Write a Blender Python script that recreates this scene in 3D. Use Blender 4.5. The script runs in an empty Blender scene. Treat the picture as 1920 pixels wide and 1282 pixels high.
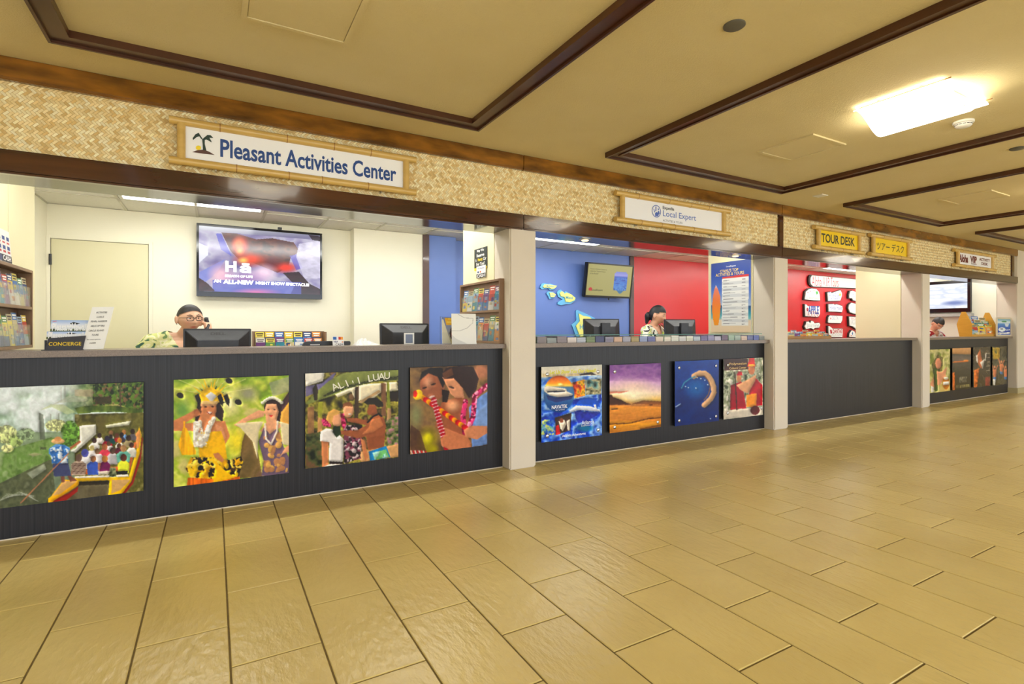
import bpy, bmesh, math, random
import numpy as np
from mathutils import Vector, Matrix, Euler
rnd = random.Random(7)
S = bpy.context.scene
COL = S.collection
# ---------------------------------------------------------------- camera
FPX, CX, HY = 984.9, 960.0, 618.0            # focal length, centre and horizon for a 1920x1282 frame
YAW = math.atan(560.0 / FPX)
EYE = 1.2
cam_data = bpy.data.cameras.new('camera')
cam_data.sensor_width = 36.0
cam_data.lens = FPX / 1920.0 * 36.0
cam_data.shift_y = -(641.0 - HY) / 1920.0
cam_data.clip_start = 0.02
cam = bpy.data.objects.new('camera', cam_data)
cam.location = (0, 0, EYE)
cam.rotation_euler = (math.pi / 2, 0, -YAW)
COL.objects.link(cam)
S.camera = cam
# ---------------------------------------------------------------- world, exposure
W = bpy.data.worlds.new('world'); S.world = W; W.use_nodes = True
W.node_tree.nodes['Background'].inputs[0].default_value = (0.88, 0.95, 1.04, 1)
W.node_tree.nodes['Background'].inputs[1].default_value = 2.75
S.view_settings.view_transform = 'Standard'
S.view_settings.look = 'None'
S.view_settings.gamma = 1.0
S.view_settings.use_curve_mapping = False
S.view_settings.exposure = 0.62
LAMP_W, TROFFER_W, DOWN_W, STRIP_W = 4.5, 5.8, 1.5, 36.0   # strengths of the corridor lamps, booth troffers, soffit downlights

# ---------------------------------------------------------------- helpers
def ray(u, v):
    s, c = math.sin(YAW), math.cos(YAW)
    a = (u - CX) / FPX
    return Vector((s + c * a, c - s * a, (HY - v) / FPX))
E0 = Vector((0, 0, EYE))
def AY(u, v, y): d = ray(u, v); return E0 + d * (y / d.y)
def AX(u, v, x): d = ray(u, v); return E0 + d * (x / d.x)
def AZ(u, v, z): d = ray(u, v); return E0 + d * ((z - EYE) / d.z)
def XU(u, y): d = ray(u, HY); return y * d.x / d.y       # x seen at column u on the plane y
def YU(u, x): d = ray(u, HY); return x * d.y / d.x
def lin(c):
    c = np.asarray(c, dtype=float) / 255.0
    return np.where(c <= 0.04045, c / 12.92, ((c + 0.055) / 1.055) ** 2.4)
def L4(c): r = lin(c); return (float(r[0]), float(r[1]), float(r[2]), 1.0)

MATS = {}
def mat(name, c1, c2=None, scale=6.0, rough=0.5, bump=0.0, bscale=60.0, metal=0.0, spec=0.5, stretch=(1, 1, 1),
        coat=0.0, rand=0.0, emit=0.0, detail=4.0, attr=False, ior=None, alpha=None, trans=0.0, bstretch=None, world=False, sharp=0.5, ecol=None):
    if name in MATS: return MATS[name]
    m = bpy.data.materials.new(name); m.use_nodes = True
    nt = m.node_tree; N = nt.nodes; b = N['Principled BSDF']; lk = nt.links.new
    b.inputs['Roughness'].default_value = rough
    b.inputs['Metallic'].default_value = metal
    b.inputs['Specular IOR Level'].default_value = spec
    if ior: b.inputs['IOR'].default_value = ior
    if coat: b.inputs['Coat Weight'].default_value = coat; b.inputs['Coat Roughness'].default_value = 0.06
    if trans: b.inputs['Transmission Weight'].default_value = trans
    if alpha is not None: b.inputs['Alpha'].default_value = alpha
    co = None
    def coords(st):
        g = N.new('ShaderNodeNewGeometry') if world else N.new('ShaderNodeTexCoord')
        mp = N.new('ShaderNodeMapping'); mp.inputs['Scale'].default_value = st
        lk(g.outputs['Position' if world else 'Object'], mp.inputs['Vector']); return mp.outputs[0]
    if attr:
        a = N.new('ShaderNodeAttribute'); a.attribute_name = 'Col'; co = a.outputs['Color']
    else:
        b.inputs['Base Color'].default_value = L4(c1)
        if c2 is not None:
            n = N.new('ShaderNodeTexNoise'); n.inputs['Scale'].default_value = scale; n.inputs['Detail'].default_value = detail
            lk(coords(stretch), n.inputs['Vector'])
            r = N.new('ShaderNodeValToRGB'); r.color_ramp.elements[0].position = 0.5 - sharp * 0.5; r.color_ramp.elements[1].position = 0.5 + sharp * 0.5
            r.color_ramp.elements[0].color = L4(c1); r.color_ramp.elements[1].color = L4(c2)
            lk(n.outputs['Fac'], r.inputs['Fac']); co = r.outputs['Color']
    if rand:
        oi = N.new('ShaderNodeObjectInfo'); mr = N.new('ShaderNodeMapRange')
        mr.inputs['To Min'].default_value = 1 - rand; mr.inputs['To Max'].default_value = 1 + rand
        lk(oi.outputs['Random'], mr.inputs['Value'])
        mx = N.new('ShaderNodeVectorMath'); mx.operation = 'SCALE'
        if co is None:
            mx.inputs[0].default_value = L4(c1)[:3]
        else: lk(co, mx.inputs[0])
        lk(mr.outputs[0], mx.inputs['Scale']); co = mx.outputs[0]
    if co is not None: lk(co, b.inputs['Base Color'])
    if emit:
        b.inputs['Emission Strength'].default_value = emit
        if ecol is not None: b.inputs['Emission Color'].default_value = L4(ecol)
        elif co is not None: lk(co, b.inputs['Emission Color'])
        else: b.inputs['Emission Color'].default_value = L4(c1)
    if bump:
        n2 = N.new('ShaderNodeTexNoise'); n2.inputs['Scale'].default_value = bscale; n2.inputs['Detail'].default_value = 5
        lk(coords(bstretch or stretch), n2.inputs['Vector'])
        bp = N.new('ShaderNodeBump'); bp.inputs['Strength'].default_value = 1.0; bp.inputs['Distance'].default_value = bump
        lk(n2.outputs['Fac'], bp.inputs['Height']); lk(bp.outputs[0], b.inputs['Normal'])
    MATS[name] = m
    return m

class MB:
    """collects boxes, tubes, prisms ... into one mesh"""
    def __init__(self): self.v = []; self.f = []; self.c = []; self.cc = None
    def add(self, vs, fs, col=None):
        o = len(self.v); self.v += [tuple(p) for p in vs]; self.f += [tuple(i + o for i in f) for f in fs]
        self.c += [col or self.cc or (1, 1, 1, 1)] * len(fs); return self
    def box(self, x0, x1, y0, y1, z0, z1, col=None):
        x0, x1 = min(x0, x1), max(x0, x1); y0, y1 = min(y0, y1), max(y0, y1); z0, z1 = min(z0, z1), max(z0, z1)
        vs = [(x, y, z) for z in (z0, z1) for y in (y0, y1) for x in (x0, x1)]
        return self.add(vs, [(0, 2, 3, 1), (4, 5, 7, 6), (0, 1, 5, 4), (2, 6, 7, 3), (0, 4, 6, 2), (1, 3, 7, 5)], col)
    def obox(self, c, ax, ay, az, col=None):
        """box from centre and three half-axis vectors"""
        c = Vector(c); ax, ay, az = Vector(ax), Vector(ay), Vector(az)
        vs = [c + ax * i + ay * j + az * k for k in (-1, 1) for j in (-1, 1) for i in (-1, 1)]
        return self.add(vs, [(0, 2, 3, 1), (4, 5, 7, 6), (0, 1, 5, 4), (2, 6, 7, 3), (0, 4, 6, 2), (1, 3, 7, 5)], col)
    def tube(self, pts, rs, n=12, caps=True, col=None):
        pts = [Vector(p) for p in pts]
        if not isinstance(rs, (list, tuple)): rs = [rs] * len(pts)
        vs = []; fs = []; prev = None
        for i, p in enumerate(pts):
            t = (pts[min(i + 1, len(pts) - 1)] - pts[max(i - 1, 0)])
            if t.length < 1e-9: t = Vector((0, 0, 1))
            t.normalize()
            if prev is None:
                a = t.orthogonal().normalized()
            else:
                a = prev - t * prev.dot(t); a = a.normalized() if a.length > 1e-6 else t.orthogonal().normalized()
            prev = a; b = t.cross(a)
            for k in range(n):
                th = 2 * math.pi * k / n; vs.append(p + (a * math.cos(th) + b * math.sin(th)) * rs[i])
        for i in range(len(pts) - 1):
            for k in range(n):
                k2 = (k + 1) % n; fs.append((i * n + k, i * n + k2, (i + 1) * n + k2, (i + 1) * n + k))
        if caps: fs.append(tuple(range(n))[::-1]); fs.append(tuple((len(pts) - 1) * n + k for k in range(n)))
        return self.add(vs, fs, col)
    def cyl(self, p0, p1, r, n=16, r2=None, col=None): return self.tube([p0, p1], [r, r if r2 is None else r2], n, True, col)
    def lathe(self, c, prof, n=24, axis=(0, 0, 1), col=None):
        """prof: list of (radius, height along axis)"""
        c = Vector(c); ax = Vector(axis).normalized(); a = ax.orthogonal().normalized(); b = ax.cross(a); vs = []; fs = []
        for r, h in prof:
            for k in range(n):
                th = 2 * math.pi * k / n; vs.append(c + ax * h + (a * math.cos(th) + b * math.sin(th)) * max(r, 1e-5))
        for i in range(len(prof) - 1):
            for k in range(n):
                k2 = (k + 1) % n; fs.append((i * n + k, i * n + k2, (i + 1) * n + k2, (i + 1) * n + k))
        fs.append(tuple(range(n))[::-1]); fs.append(tuple((len(prof) - 1) * n + k for k in range(n)))
        return self.add(vs, fs, col)
    def ell(self, c, rx, ry, rz, n=16, m=10, col=None, rot=None):
        vs = []; fs = []; c = Vector(c)
        for i in range(m + 1):
            ph = math.pi * i / m
            for k in range(n):
                th = 2 * math.pi * k / n
                p = Vector((rx * math.sin(ph) * math.cos(th), ry * math.sin(ph) * math.sin(th), rz * math.cos(ph)))
                if rot: p = rot @ p
                vs.append(c + p)
        for i in range(m):
            for k in range(n):
                k2 = (k + 1) % n; fs.append((i * n + k, (i + 1) * n + k, (i + 1) * n + k2, i * n + k2))
        return self.add(vs, fs, col)
    def prism(self, poly, o, ea, eb, en, depth, col=None, side=None):
        """polygon (a,b) in the frame o,ea,eb, extruded by depth along en"""
        o, ea, eb, en = Vector(o), Vector(ea), Vector(eb), Vector(en); n = len(poly)
        ar = sum(poly[i][0] * poly[(i + 1) % n][1] - poly[(i + 1) % n][0] * poly[i][1] for i in range(n))
        if ar < 0: poly = poly[::-1]
        vs = [o + ea * a + eb * b for a, b in poly] + [o + ea * a + eb * b + en * depth for a, b in poly]
        fs = [tuple(range(n))[::-1], tuple(range(n, 2 * n))] 
        cs = [col] * 2
        self.add(vs, fs, col)
        o2 = len(self.v) - 2 * n
        for i in range(n):
            j = (i + 1) % n; self.f.append((o2 + i, o2 + j, o2 + n + j, o2 + n + i)); self.c.append(side or col or self.cc or (1, 1, 1, 1))
        return self

WL = {}      # world location of every root empty / top-level mesh
def tag(o, label=None, cat=None, group=None, kind=None):
    if label: o['label'] = label
    if cat: o['category'] = cat
    if group: o['group'] = group
    if kind: o['kind'] = kind
    return o
def mesh_of(name, mb, loc=(0, 0, 0), bevel=0.0, smooth=False, attr=False, recalc=True):
    me = bpy.data.meshes.new(name)
    lx, ly, lz = loc
    me.from_pydata([(x - lx, y - ly, z - lz) for x, y, z in mb.v], [], mb.f)
    if attr:
        ca = me.color_attributes.new('Col', 'FLOAT_COLOR', 'CORNER')
        data = []
        for p, c in zip(me.polygons, mb.c): data += list(c) * p.loop_total
        ca.data.foreach_set('color', data)
    bm = bmesh.new(); bm.from_mesh(me)
    if recalc: bmesh.ops.recalc_face_normals(bm, faces=bm.faces)
    if bevel:
        es = [e for e in bm.edges if len(e.link_faces) == 2 and e.calc_face_angle(0) > 0.6]
        bmesh.ops.bevel(bm, geom=es, offset=bevel, segments=2, affect='EDGES', clamp_overlap=True)
    if smooth:
        for f in bm.faces: f.smooth = True
        for e in bm.edges:
            if len(e.link_faces) == 2 and e.calc_face_angle(0) > 0.7: e.smooth = False
    bm.to_mesh(me); bm.free()
    return me
def T(name, loc, label, cat, group=None, rotz=0.0):
    o = bpy.data.objects.new(name, None); COL.objects.link(o); o.location = loc; o.rotation_euler = (0, 0, rotz)
    o.empty_display_size = 0.05
    WL[o] = Vector(loc); return tag(o, label, cat, group)
def P(name, mb, m, parent=None, local=False, bevel=0.0, smooth=False, attr=False, label=None, cat=None, group=None, kind=None, loc=None, recalc=True):
    """link one mesh; children are stored in the frame of their root, top-level meshes get their origin at the base centre"""
    if parent is not None: base = Vector((0, 0, 0)) if local else WL[parent]
    elif loc is not None: base = Vector(loc)
    else:
        a = np.array(mb.v); base = Vector(((a[:, 0].min() + a[:, 0].max()) / 2, (a[:, 1].min() + a[:, 1].max()) / 2, a[:, 2].min()))
    me = mesh_of(name, mb, base, bevel, smooth, attr, recalc)
    if m: me.materials.append(m)
    o = bpy.data.objects.new(name, me); COL.objects.link(o)
    if parent is not None: o.parent = parent; WL[o] = WL[parent] if not local else Vector((0, 0, 0))
    else: o.location = base; WL[o] = base
    return tag(o, label, cat, group, kind)
def BX(*a): return MB().box(*a)
def dup(o, parent=None, loc=None):
    c = o.copy(); COL.objects.link(c)
    if parent is not None: c.parent = parent
    if loc is not None: c.location = loc
    return c

def text_mesh(s, size=1.0, bold=0.0, sx=1.0, align='CENTER', space=1.0, shear=0.0):
    """flat lettering as (verts2d, faces), lower-left based, from the built-in font"""
    cu = bpy.data.curves.new('t', 'FONT'); cu.body = s; cu.size = size; cu.align_x = align; cu.align_y = 'CENTER'
    cu.offset = bold; cu.space_character = space; cu.shear = shear; cu.resolution_u = 3
    ob = bpy.data.objects.new('t', cu); COL.objects.link(ob)
    dg = bpy.context.evaluated_depsgraph_get(); dg.update()
    me = bpy.data.meshes.new_from_object(ob.evaluated_get(dg))
    vs = [(v.co.x * sx, v.co.y) for v in me.vertices]; fs = [tuple(p.vertices) for p in me.polygons]
    bpy.data.objects.remove(ob); bpy.data.curves.remove(cu); bpy.data.meshes.remove(me)
    return vs, fs
def lettering(mb, s, o, ea, eb, width=None, height=None, bold=0.0, col=None, en=(0, 0, 0), **kw):
    """place text centred at o, fitted to width/height in metres"""
    vs, fs = text_mesh(s, 1.0, bold, **kw)
    if not vs: return
    a = np.array(vs); x0, x1 = a[:, 0].min(), a[:, 0].max(); y0, y1 = a[:, 1].min(), a[:, 1].max()
    sx = width / (x1 - x0) if width else None; sy = height / (y1 - y0) if height else None
    if sx is None: sx = sy
    if sy is None: sy = sx
    o, ea, eb = Vector(o), Vector(ea), Vector(eb)
    mb.add([o + ea * ((x - (x0 + x1) / 2) * sx) + eb * ((y - (y0 + y1) / 2) * sy) + Vector(en) for x, y in vs], fs, col)

# ---------------------------------------------------------------- painted prints (flat pictures as fine colour grids)
def vnoise(nx, nz, sx, sz, seed=0, octv=3):
    r = np.random.RandomState(seed); out = np.zeros((nz, nx)); amp = 1.0; tot = 0
    for o in range(octv):
        gx = max(2, int(sx * 2 ** o) + 2); gz = max(2, int(sz * 2 ** o) + 2)
        g = r.rand(gz, gx); X = np.linspace(0, gx - 1.001, nx); Z = np.linspace(0, gz - 1.001, nz)
        xi = X.astype(int); zi = Z.astype(int); fx = X - xi; fz = Z - zi
        fx = fx * fx * (3 - 2 * fx); fz = fz * fz * (3 - 2 * fz)
        a = g[zi][:, xi]; b = g[zi][:, xi + 1]; c = g[zi + 1][:, xi]; d = g[zi + 1][:, xi + 1]
        out += amp * ((a * (1 - fx) + b * fx) * (1 - fz)[:, None] + (c * (1 - fx) + d * fx) * fz[:, None]); tot += amp; amp *= 0.5
    return out / tot
class Canvas:
    """painting surface given by four picture corners TL, TR, BR, BL in any traced coordinate frame"""
    def __init__(self, corners, nx, nz, base=(128, 128, 128)):
        self.nx, self.nz = nx, nz
        self.img = np.zeros((nz, nx, 3)); self.img[:] = base
        A = []; bb = []
        for (x, y), (s, t) in zip(corners, ((0, 0), (1, 0), (1, 1), (0, 1))):
            A.append([x, y, 1, 0, 0, 0, -s * x, -s * y]); bb.append(s)
            A.append([0, 0, 0, x, y, 1, -t * x, -t * y]); bb.append(t)
        h = np.linalg.solve(np.array(A, float), np.array(bb, float)); self.H = np.append(h, 1).reshape(3, 3)
        X, Z = np.meshgrid(np.arange(nx) + .5, np.arange(nz) + .5); self.X, self.Z = X, Z
        Hi = np.linalg.inv(self.H); s, t = X / nx, Z / nz
        w = Hi[2, 0] * s + Hi[2, 1] * t + Hi[2, 2]
        self.U = (Hi[0, 0] * s + Hi[0, 1] * t + Hi[0, 2]) / w; self.V = (Hi[1, 0] * s + Hi[1, 1] * t + Hi[1, 2]) / w
    def mask_poly(self, pts):
        m = np.zeros((self.nz, self.nx), bool); n = len(pts); U, V = self.U, self.V
        for i in range(n):
            x1, y1 = pts[i]; x2, y2 = pts[(i + 1) % n]
            if y1 == y2: continue
            c = ((y1 > V) != (y2 > V)) & (U < (x2 - x1) * (V - y1) / (y2 - y1) + x1); m ^= c
        return m
    def put(self, m, col, a=1.0, nz=0.0, seed=1, ns=(20, 20)):
        col = np.array(col, float)
        if m.dtype == bool: m = m.astype(float)
        w = (m * a)[..., None]; c = col[None, None, :]
        if nz: c = c * (1 + nz * 2 * (vnoise(self.nx, self.nz, ns[0], ns[1], seed) - .5))[..., None]
        self.img = self.img * (1 - w) + c * w
    def p(self, col, *pts, a=1.0, nz=0.0, seed=1, ns=(20, 20)): self.put(self.mask_poly(pts), col, a, nz, seed, ns)
    def e(self, col, x, y, rx, ry=None, a=1.0, rot=0.0, soft=0.0, nz=0.0, seed=1):
        ry = ry or rx; c, s = math.cos(rot), math.sin(rot); dx, dy = self.U - x, self.V - y
        d = ((dx * c + dy * s) / rx) ** 2 + ((-dx * s + dy * c) / ry) ** 2
        m = (d < 1).astype(float) if not soft else np.clip((1 - np.sqrt(d)) / soft, 0, 1)
        self.put(m, col, a, nz, seed)
    def l(self, col, w, *pts, a=1.0):
        for (x1, y1), (x2, y2) in zip(pts[:-1], pts[1:]):
            dx, dy = x2 - x1, y2 - y1; L = max(dx * dx + dy * dy, 1e-9)
            t = np.clip(((self.U - x1) * dx + (self.V - y1) * dy) / L, 0, 1)
            d = np.hypot(self.U - x1 - t * dx, self.V - y1 - t * dy); self.put(d < w / 2, col, a)
    def grad(self, stops, m=None, key=None):
        """stops: (position, colour) along V (or along key array)"""
        k = self.V if key is None else key
        ps = [s[0] for s in stops]; im = np.stack([np.interp(k, ps, [s[1][i] for s in stops]) for i in range(3)], -1)
        if m is None: self.img = im
        else: mm = m[..., None].astype(float); self.img = self.img * (1 - mm) + im * mm
    def mottle(self, m, cols, sx, sz, seed=0, octv=4, a=1.0):
        n = vnoise(self.nx, self.nz, sx, sz, seed, octv); lo, hi = np.percentile(n, 4), np.percentile(n, 96)
        n = np.clip((n - lo) / (hi - lo), 0, 1); k = np.linspace(0, 1, len(cols))
        im = np.stack([np.interp(n, k, [c[i] for c in cols]) for i in range(3)], -1)
        if m is None: m = np.ones((self.nz, self.nx))
        w = (m.astype(float) * a)[..., None]; self.img = self.img * (1 - w) + im * w
    def fleck(self, m, cols, n, r, seed=0, a=1.0):
        rr = np.random.RandomState(seed); ys, xs = np.where(m)
        if len(ys) == 0: return
        for i in range(n):
            k = rr.randint(len(ys)); rad = r * (.5 + rr.rand()); e = .4 + rr.rand() * .6
            y0, x0 = ys[k], xs[k]; b = int(rad) + 2
            ya, yb, xa, xb = max(0, y0 - b), min(self.nz, y0 + b + 1), max(0, x0 - b), min(self.nx, x0 + b + 1)
            yy, xx = np.mgrid[ya:yb, xa:xb]; th = rr.rand() * 3.14
            dx, dy = xx - x0, yy - y0; q = (dx * math.cos(th) + dy * math.sin(th)) ** 2 + ((-dx * math.sin(th) + dy * math.cos(th)) / e) ** 2
            s = (q < rad * rad) & m[ya:yb, xa:xb]; c = np.array(cols[rr.randint(len(cols))], float)
            sub = self.img[ya:yb, xa:xb]; sub[s] = sub[s] * (1 - a) + c * a
    def photo(self):
        # soften the painted outlines and give the shapes a little body, like a printed photograph
        def blur(a, n):
            for _ in range(n):
                q = np.pad(a, ((1, 1), (1, 1)) + ((0, 0),) * (a.ndim - 2), mode='edge')
                a = (q[:-2, 1:-1] + q[2:, 1:-1] + q[1:-1, :-2] + q[1:-1, 2:] + 2 * q[1:-1, 1:-1]) / 6
            return a
        Lm = blur(self.img.mean(-1), 8); q = np.pad(Lm, 3, mode='edge'); e = q[:-6, :-6] - q[6:, 6:]
        im = blur(self.img, 1) * (1 + .24 * np.clip(-e / 90, -1, 1))[..., None]
        im = im * (1 + .14 * (vnoise(self.nx, self.nz, self.nx / 5, self.nz / 5, 77, 3) - .5))[..., None]
        g = im.mean(-1, keepdims=True); im = g + (im - g) * 1.15; self.img = 255 * np.clip(im / 255, 0, 1) ** 1.03
    def mesh(self, name, o, ex, ez):
        """o = top-left corner, ex = right edge vector, ez = downward edge vector"""
        nx, nz = self.nx, self.nz; o, ex, ez = np.array(o, float), np.array(ex, float), np.array(ez, float)
        s = (np.arange(nx) / (nx - 1))[None, :, None]; t = (np.arange(nz) / (nz - 1))[:, None, None]
        co = o + ex * s + ez * t
        me = bpy.data.meshes.new(name)
        i = (np.arange(nz - 1)[:, None] * nx + np.arange(nx - 1)[None, :]).ravel()
        q = np.stack([i, i + nx, i + nx + 1, i + 1], 1).astype(np.int32)
        me.vertices.add(nx * nz); me.vertices.foreach_set('co', co.astype(np.float32).ravel())
        me.loops.add(q.size); me.loops.foreach_set('vertex_index', q.ravel())
        me.polygons.add(len(q)); me.polygons.foreach_set('loop_start', np.arange(0, q.size, 4, dtype=np.int32))
        me.update(calc_edges=True)
        ca = me.color_attributes.new('Col', 'FLOAT_COLOR', 'POINT')
        c = np.ones((nz * nx, 4), np.float32); c[:, :3] = lin(np.clip(self.img, 0, 255)).reshape(-1, 3)
        ca.data.foreach_set('color', c.ravel())
        return me
def print_part(name, cv, o, ex, ez, m, parent):
    b = np.array(WL[parent]); me = cv.mesh(name, np.array(o, float) - b, ex, ez); me.materials.append(m)
    ob = bpy.data.objects.new(name, me); COL.objects.link(ob); ob.parent = parent; WL[ob] = WL[parent]; return ob
# ================================================================ materials of the place
ZC, YH, YP, YC, YT = 2.706, 3.885, 3.90, 4.032, 3.96   # corridor ceiling, header front, pillar front, counter face, counter-top edge
ZU, ZLT, ZLB, ZI = 2.578, 2.194, 2.0615, 2.388          # upper beam bottom, lower beam top/bottom, booth ceiling
ZT = 1.0775
PX = [(-1.433, -1.153), (2.1966, 2.4623), (5.818, 6.09), (9.464, 9.722)]
XE = 13.165
M_ceil = mat('ceiling_plaster', (221, 205, 158), (226, 211, 166), 3, 0.85, 0.0035, 120, world=True)
M_wall = mat('cream_paint', (238, 233, 210), (242, 237, 216), 2, 0.55, 0.0006, 90)
M_part = mat('partition_paint', (230, 221, 178), (234, 226, 186), 2, 0.55, 0.0006, 90)
M_pillar = mat('beige_paint', (214, 203, 184), (219, 208, 190), 3, 0.5, 0.0006, 70)
M_blue = mat('blue_paint', (92, 119, 186), (97, 124, 192), 2, 0.4)
M_red = mat('red_paint', (196, 28, 32), (201, 32, 36), 2, 0.32)
M_tile = mat('floor_tile', (208, 184, 114), (225, 204, 134), 2.2, 0.25, 0.005, 15, rand=0.045, world=True, bstretch=(2.2, 0.9, 1), sharp=0.8)
M_grout = mat('grout', (112, 95, 55), (128, 110, 66), 30, 0.9)
M_koa = mat('koa_wood', (62, 34, 9), (160, 104, 32), 3.2, 0.16, 0.0004, 30, stretch=(1.0, 3, 3.5), coat=0.6, detail=7, sharp=0.45)
M_koad = mat('dark_koa_wood', (44, 20, 9), (86, 44, 18), 1.6, 0.16, 0.0003, 25, stretch=(0.8, 4, 9), coat=0.6, detail=7, sharp=0.5)
M_trim = mat('dark_trim_wood', (62, 34, 18), (84, 46, 24), 3, 0.35, stretch=(1, 1, 1), coat=0.2)
M_soffit = mat('lacquer_soffit', (62, 48, 34), None, rough=0.12, spec=0.8, ior=1.7)
M_count = mat('charcoal_laminate', (16, 16, 18), (46, 46, 52), 3.4, 0.34, 0.0004, 40, stretch=(30, 1, 0.35), sharp=0.55, spec=0.3)
M_top = mat('brown_stone_top', (104, 88, 74), (140, 122, 104), 160, 0.3, sharp=0.6)
M_white = mat('white_paint', (236, 236, 232), None, rough=0.45)
M_black = mat('black_plastic', (24, 24, 27), (30, 30, 33), 40, 0.38)
M_blackg = mat('black_gloss', (10, 10, 12), None, rough=0.12)
M_dgrey = mat('dark_grey_plastic', (34, 34, 38), (42, 42, 46), 30, 0.4)
M_metal = mat('brushed_steel', (190, 190, 188), None, rough=0.28, metal=1.0)
M_actile = mat('acoustic_tile', (236, 234, 224), (242, 240, 232), 40, 0.9, 0.0012, 220)
M_tbar = mat('ceiling_grid', (214, 210, 194), None, rough=0.5)
M_print = mat('print_gloss', (255, 255, 255), rough=0.2, attr=True, spec=0.22)
M_matte = mat('print_matte', (255, 255, 255), rough=0.6, attr=True)
M_flat = mat('flat_colour', (255, 255, 255), rough=0.5, attr=True)
M_bam = mat('bamboo', (204, 166, 88), (220, 184, 108), 9, 0.3, stretch=(0.6, 3, 3), coat=0.3)
M_bamd = mat('bamboo_node', (150, 104, 48), (172, 126, 64), 20, 0.4)
M_wbrown = mat('walnut_laminate', (118, 88, 62), (142, 110, 80), 5, 0.45, stretch=(3, 3, 0.4))
M_clear = mat('clear_acrylic', (235, 240, 238), rough=0.05, trans=1.0, ior=1.2, alpha=0.35)
M_glass = mat('glass', (225, 245, 236), rough=0.02, trans=1.0, ior=1.45)
M_door = mat('door_paint', (218, 211, 172), (222, 215, 178), 2, 0.5)
M_carpet = mat('booth_floor', (168, 158, 138), (184, 174, 152), 60, 0.95)
M_lampglow = mat('lamp_diffuser', (255, 246, 226), rough=0.6, emit=LAMP_W, ecol=(255, 250, 236))
M_troffer = mat('troffer_lens', (250, 252, 250), rough=0.5, emit=TROFFER_W, ecol=(252, 252, 246))
M_down = mat('downlight_bulb', (255, 226, 180), rough=0.5, emit=DOWN_W, ecol=(255, 214, 150))
def st(o): return tag(o, kind='structure')

# ---------------------------------------------------------------- floor with single tiles
floor = st(P('floor', BX(-7, 18.2, -3.2, 4.06, -0.05, -0.004), M_grout, loc=(0, 0, 0)))
TW, TL, X0T, Y0T = 0.3108, 0.6035, 0.0535, 2.117
G = 0.0068
def tile_mb(mb, cx, cy, hx, hy):
    c = 0.0025; z0, z1 = -0.008, 0.0
    vs = [(cx - hx, cy - hy, z0), (cx + hx, cy - hy, z0), (cx + hx, cy + hy, z0), (cx - hx, cy + hy, z0),
          (cx - hx, cy - hy, z1 - c), (cx + hx, cy - hy, z1 - c), (cx + hx, cy + hy, z1 - c), (cx - hx, cy + hy, z1 - c),
          (cx - hx + c, cy - hy + c, z1), (cx + hx - c, cy - hy + c, z1), (cx + hx - c, cy + hy - c, z1), (cx - hx + c, cy + hy - c, z1)]
    fs = [(8, 9, 10, 11)] + [(i, (i + 1) % 4, 4 + (i + 1) % 4, 4 + i) for i in range(4)] + [(4 + i, 4 + (i + 1) % 4, 8 + (i + 1) % 4, 8 + i) for i in range(4)]
    return mb.add(vs, fs)
tiles = []
for k in range(-23, 59):
    cx = X0T + (k + 0.5) * TW
    off = Y0T if k % 2 == 0 else Y0T + TL / 2
    for n in range(-9, 5):
        y0 = off + n * TL; y1 = min(y0 + TL, YC + 0.012)
        if y0 > YC - 0.01 or y1 < -3.2: continue
        corners = [Vector((cx + sx * TW / 2, y, 0)) - E0 for sx in (-1, 1) for y in (y0, y1)]
        fwd = Vector((math.sin(YAW), math.cos(YAW), 0)); rgt = Vector((math.cos(YAW), -math.sin(YAW), 0))
        dep = [c.dot(fwd) for c in corners]; vis = 0.0
        if min(dep) > 0.3:
            us = [CX + FPX * c.dot(rgt) / d for c, d in zip(corners, dep)]; vs_ = [HY + FPX * EYE / d for d in dep]
            w = max(0, min(max(us), 1920) - max(min(us), 0)); h = max(0, min(max(vs_), 1282) - max(min(vs_), 0))
            vis = w * h if w > 6 and h > 3 else 0.0
        tiles.append((vis, cx, (y0 + y1) / 2, TW / 2 - G / 2, (y1 - y0) / 2 - G / 2))
tiles.sort(key=lambda t: -t[0])
tm = {}
rest = MB()
for i, (vis, cx, cy, hx, hy) in enumerate(tiles):
    if i < 300 and vis > 0:
        key = round(hy, 3)
        if key not in tm:
            tm[key] = mesh_of('tile', tile_mb(MB(), 0, 0, hx, hy), recalc=False); tm[key].materials.append(M_tile)
        o = bpy.data.objects.new('tile', tm[key]); COL.objects.link(o); o.parent = floor; o.location = (cx, cy, 0)
    else: tile_mb(rest, cx, cy, hx, hy)
P('tile_field', rest, M_tile, floor, kind='stuff', recalc=False)
st(P('floor', BX(-1.6, XE + 0.1, 4.06, 6.6, -0.05, 0.0), M_carpet))

# ---------------------------------------------------------------- ceiling, far walls of the corridor
st(P('ceiling', BX(-7, 18.2, -3.2, 4.3, ZC, ZC + 0.06), M_ceil))
st(P('added_unseen_ground', BX(-14, 24, -14, -3.2, -0.06, -0.006), mat('added_ground_pale', (214, 200, 168), (222, 208, 176), 4, .6)))  # unseen ground outside, added in a pale tone to bounce daylight up
st(P('wall_front', BX(-7, 18.2, -3.3, -3.2, 2.45, ZC), M_pillar))
for x in (-7, -2.6, 4.6, 11.8, 17.8): P('lanai_post', BX(x, x + .3, -3.5, -3.2, 0, 2.45), M_pillar, label='beige post %s of the open side behind the viewer' % {-7: 'at the near end', -2.6: 'just left of the viewer', 4.6: 'to the right of the viewer', 11.8: 'facing the tour desk booth', 17.8: 'at the far end'}[x], cat='post', group='posts of the open side')
st(P('wall_left', BX(-7.1, -7, -3.3, 4.3, 0, ZC), M_wall))
st(P('wall_right', BX(18.2, 18.3, -3.3, 4.3, 0, ZC), M_wall))
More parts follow.
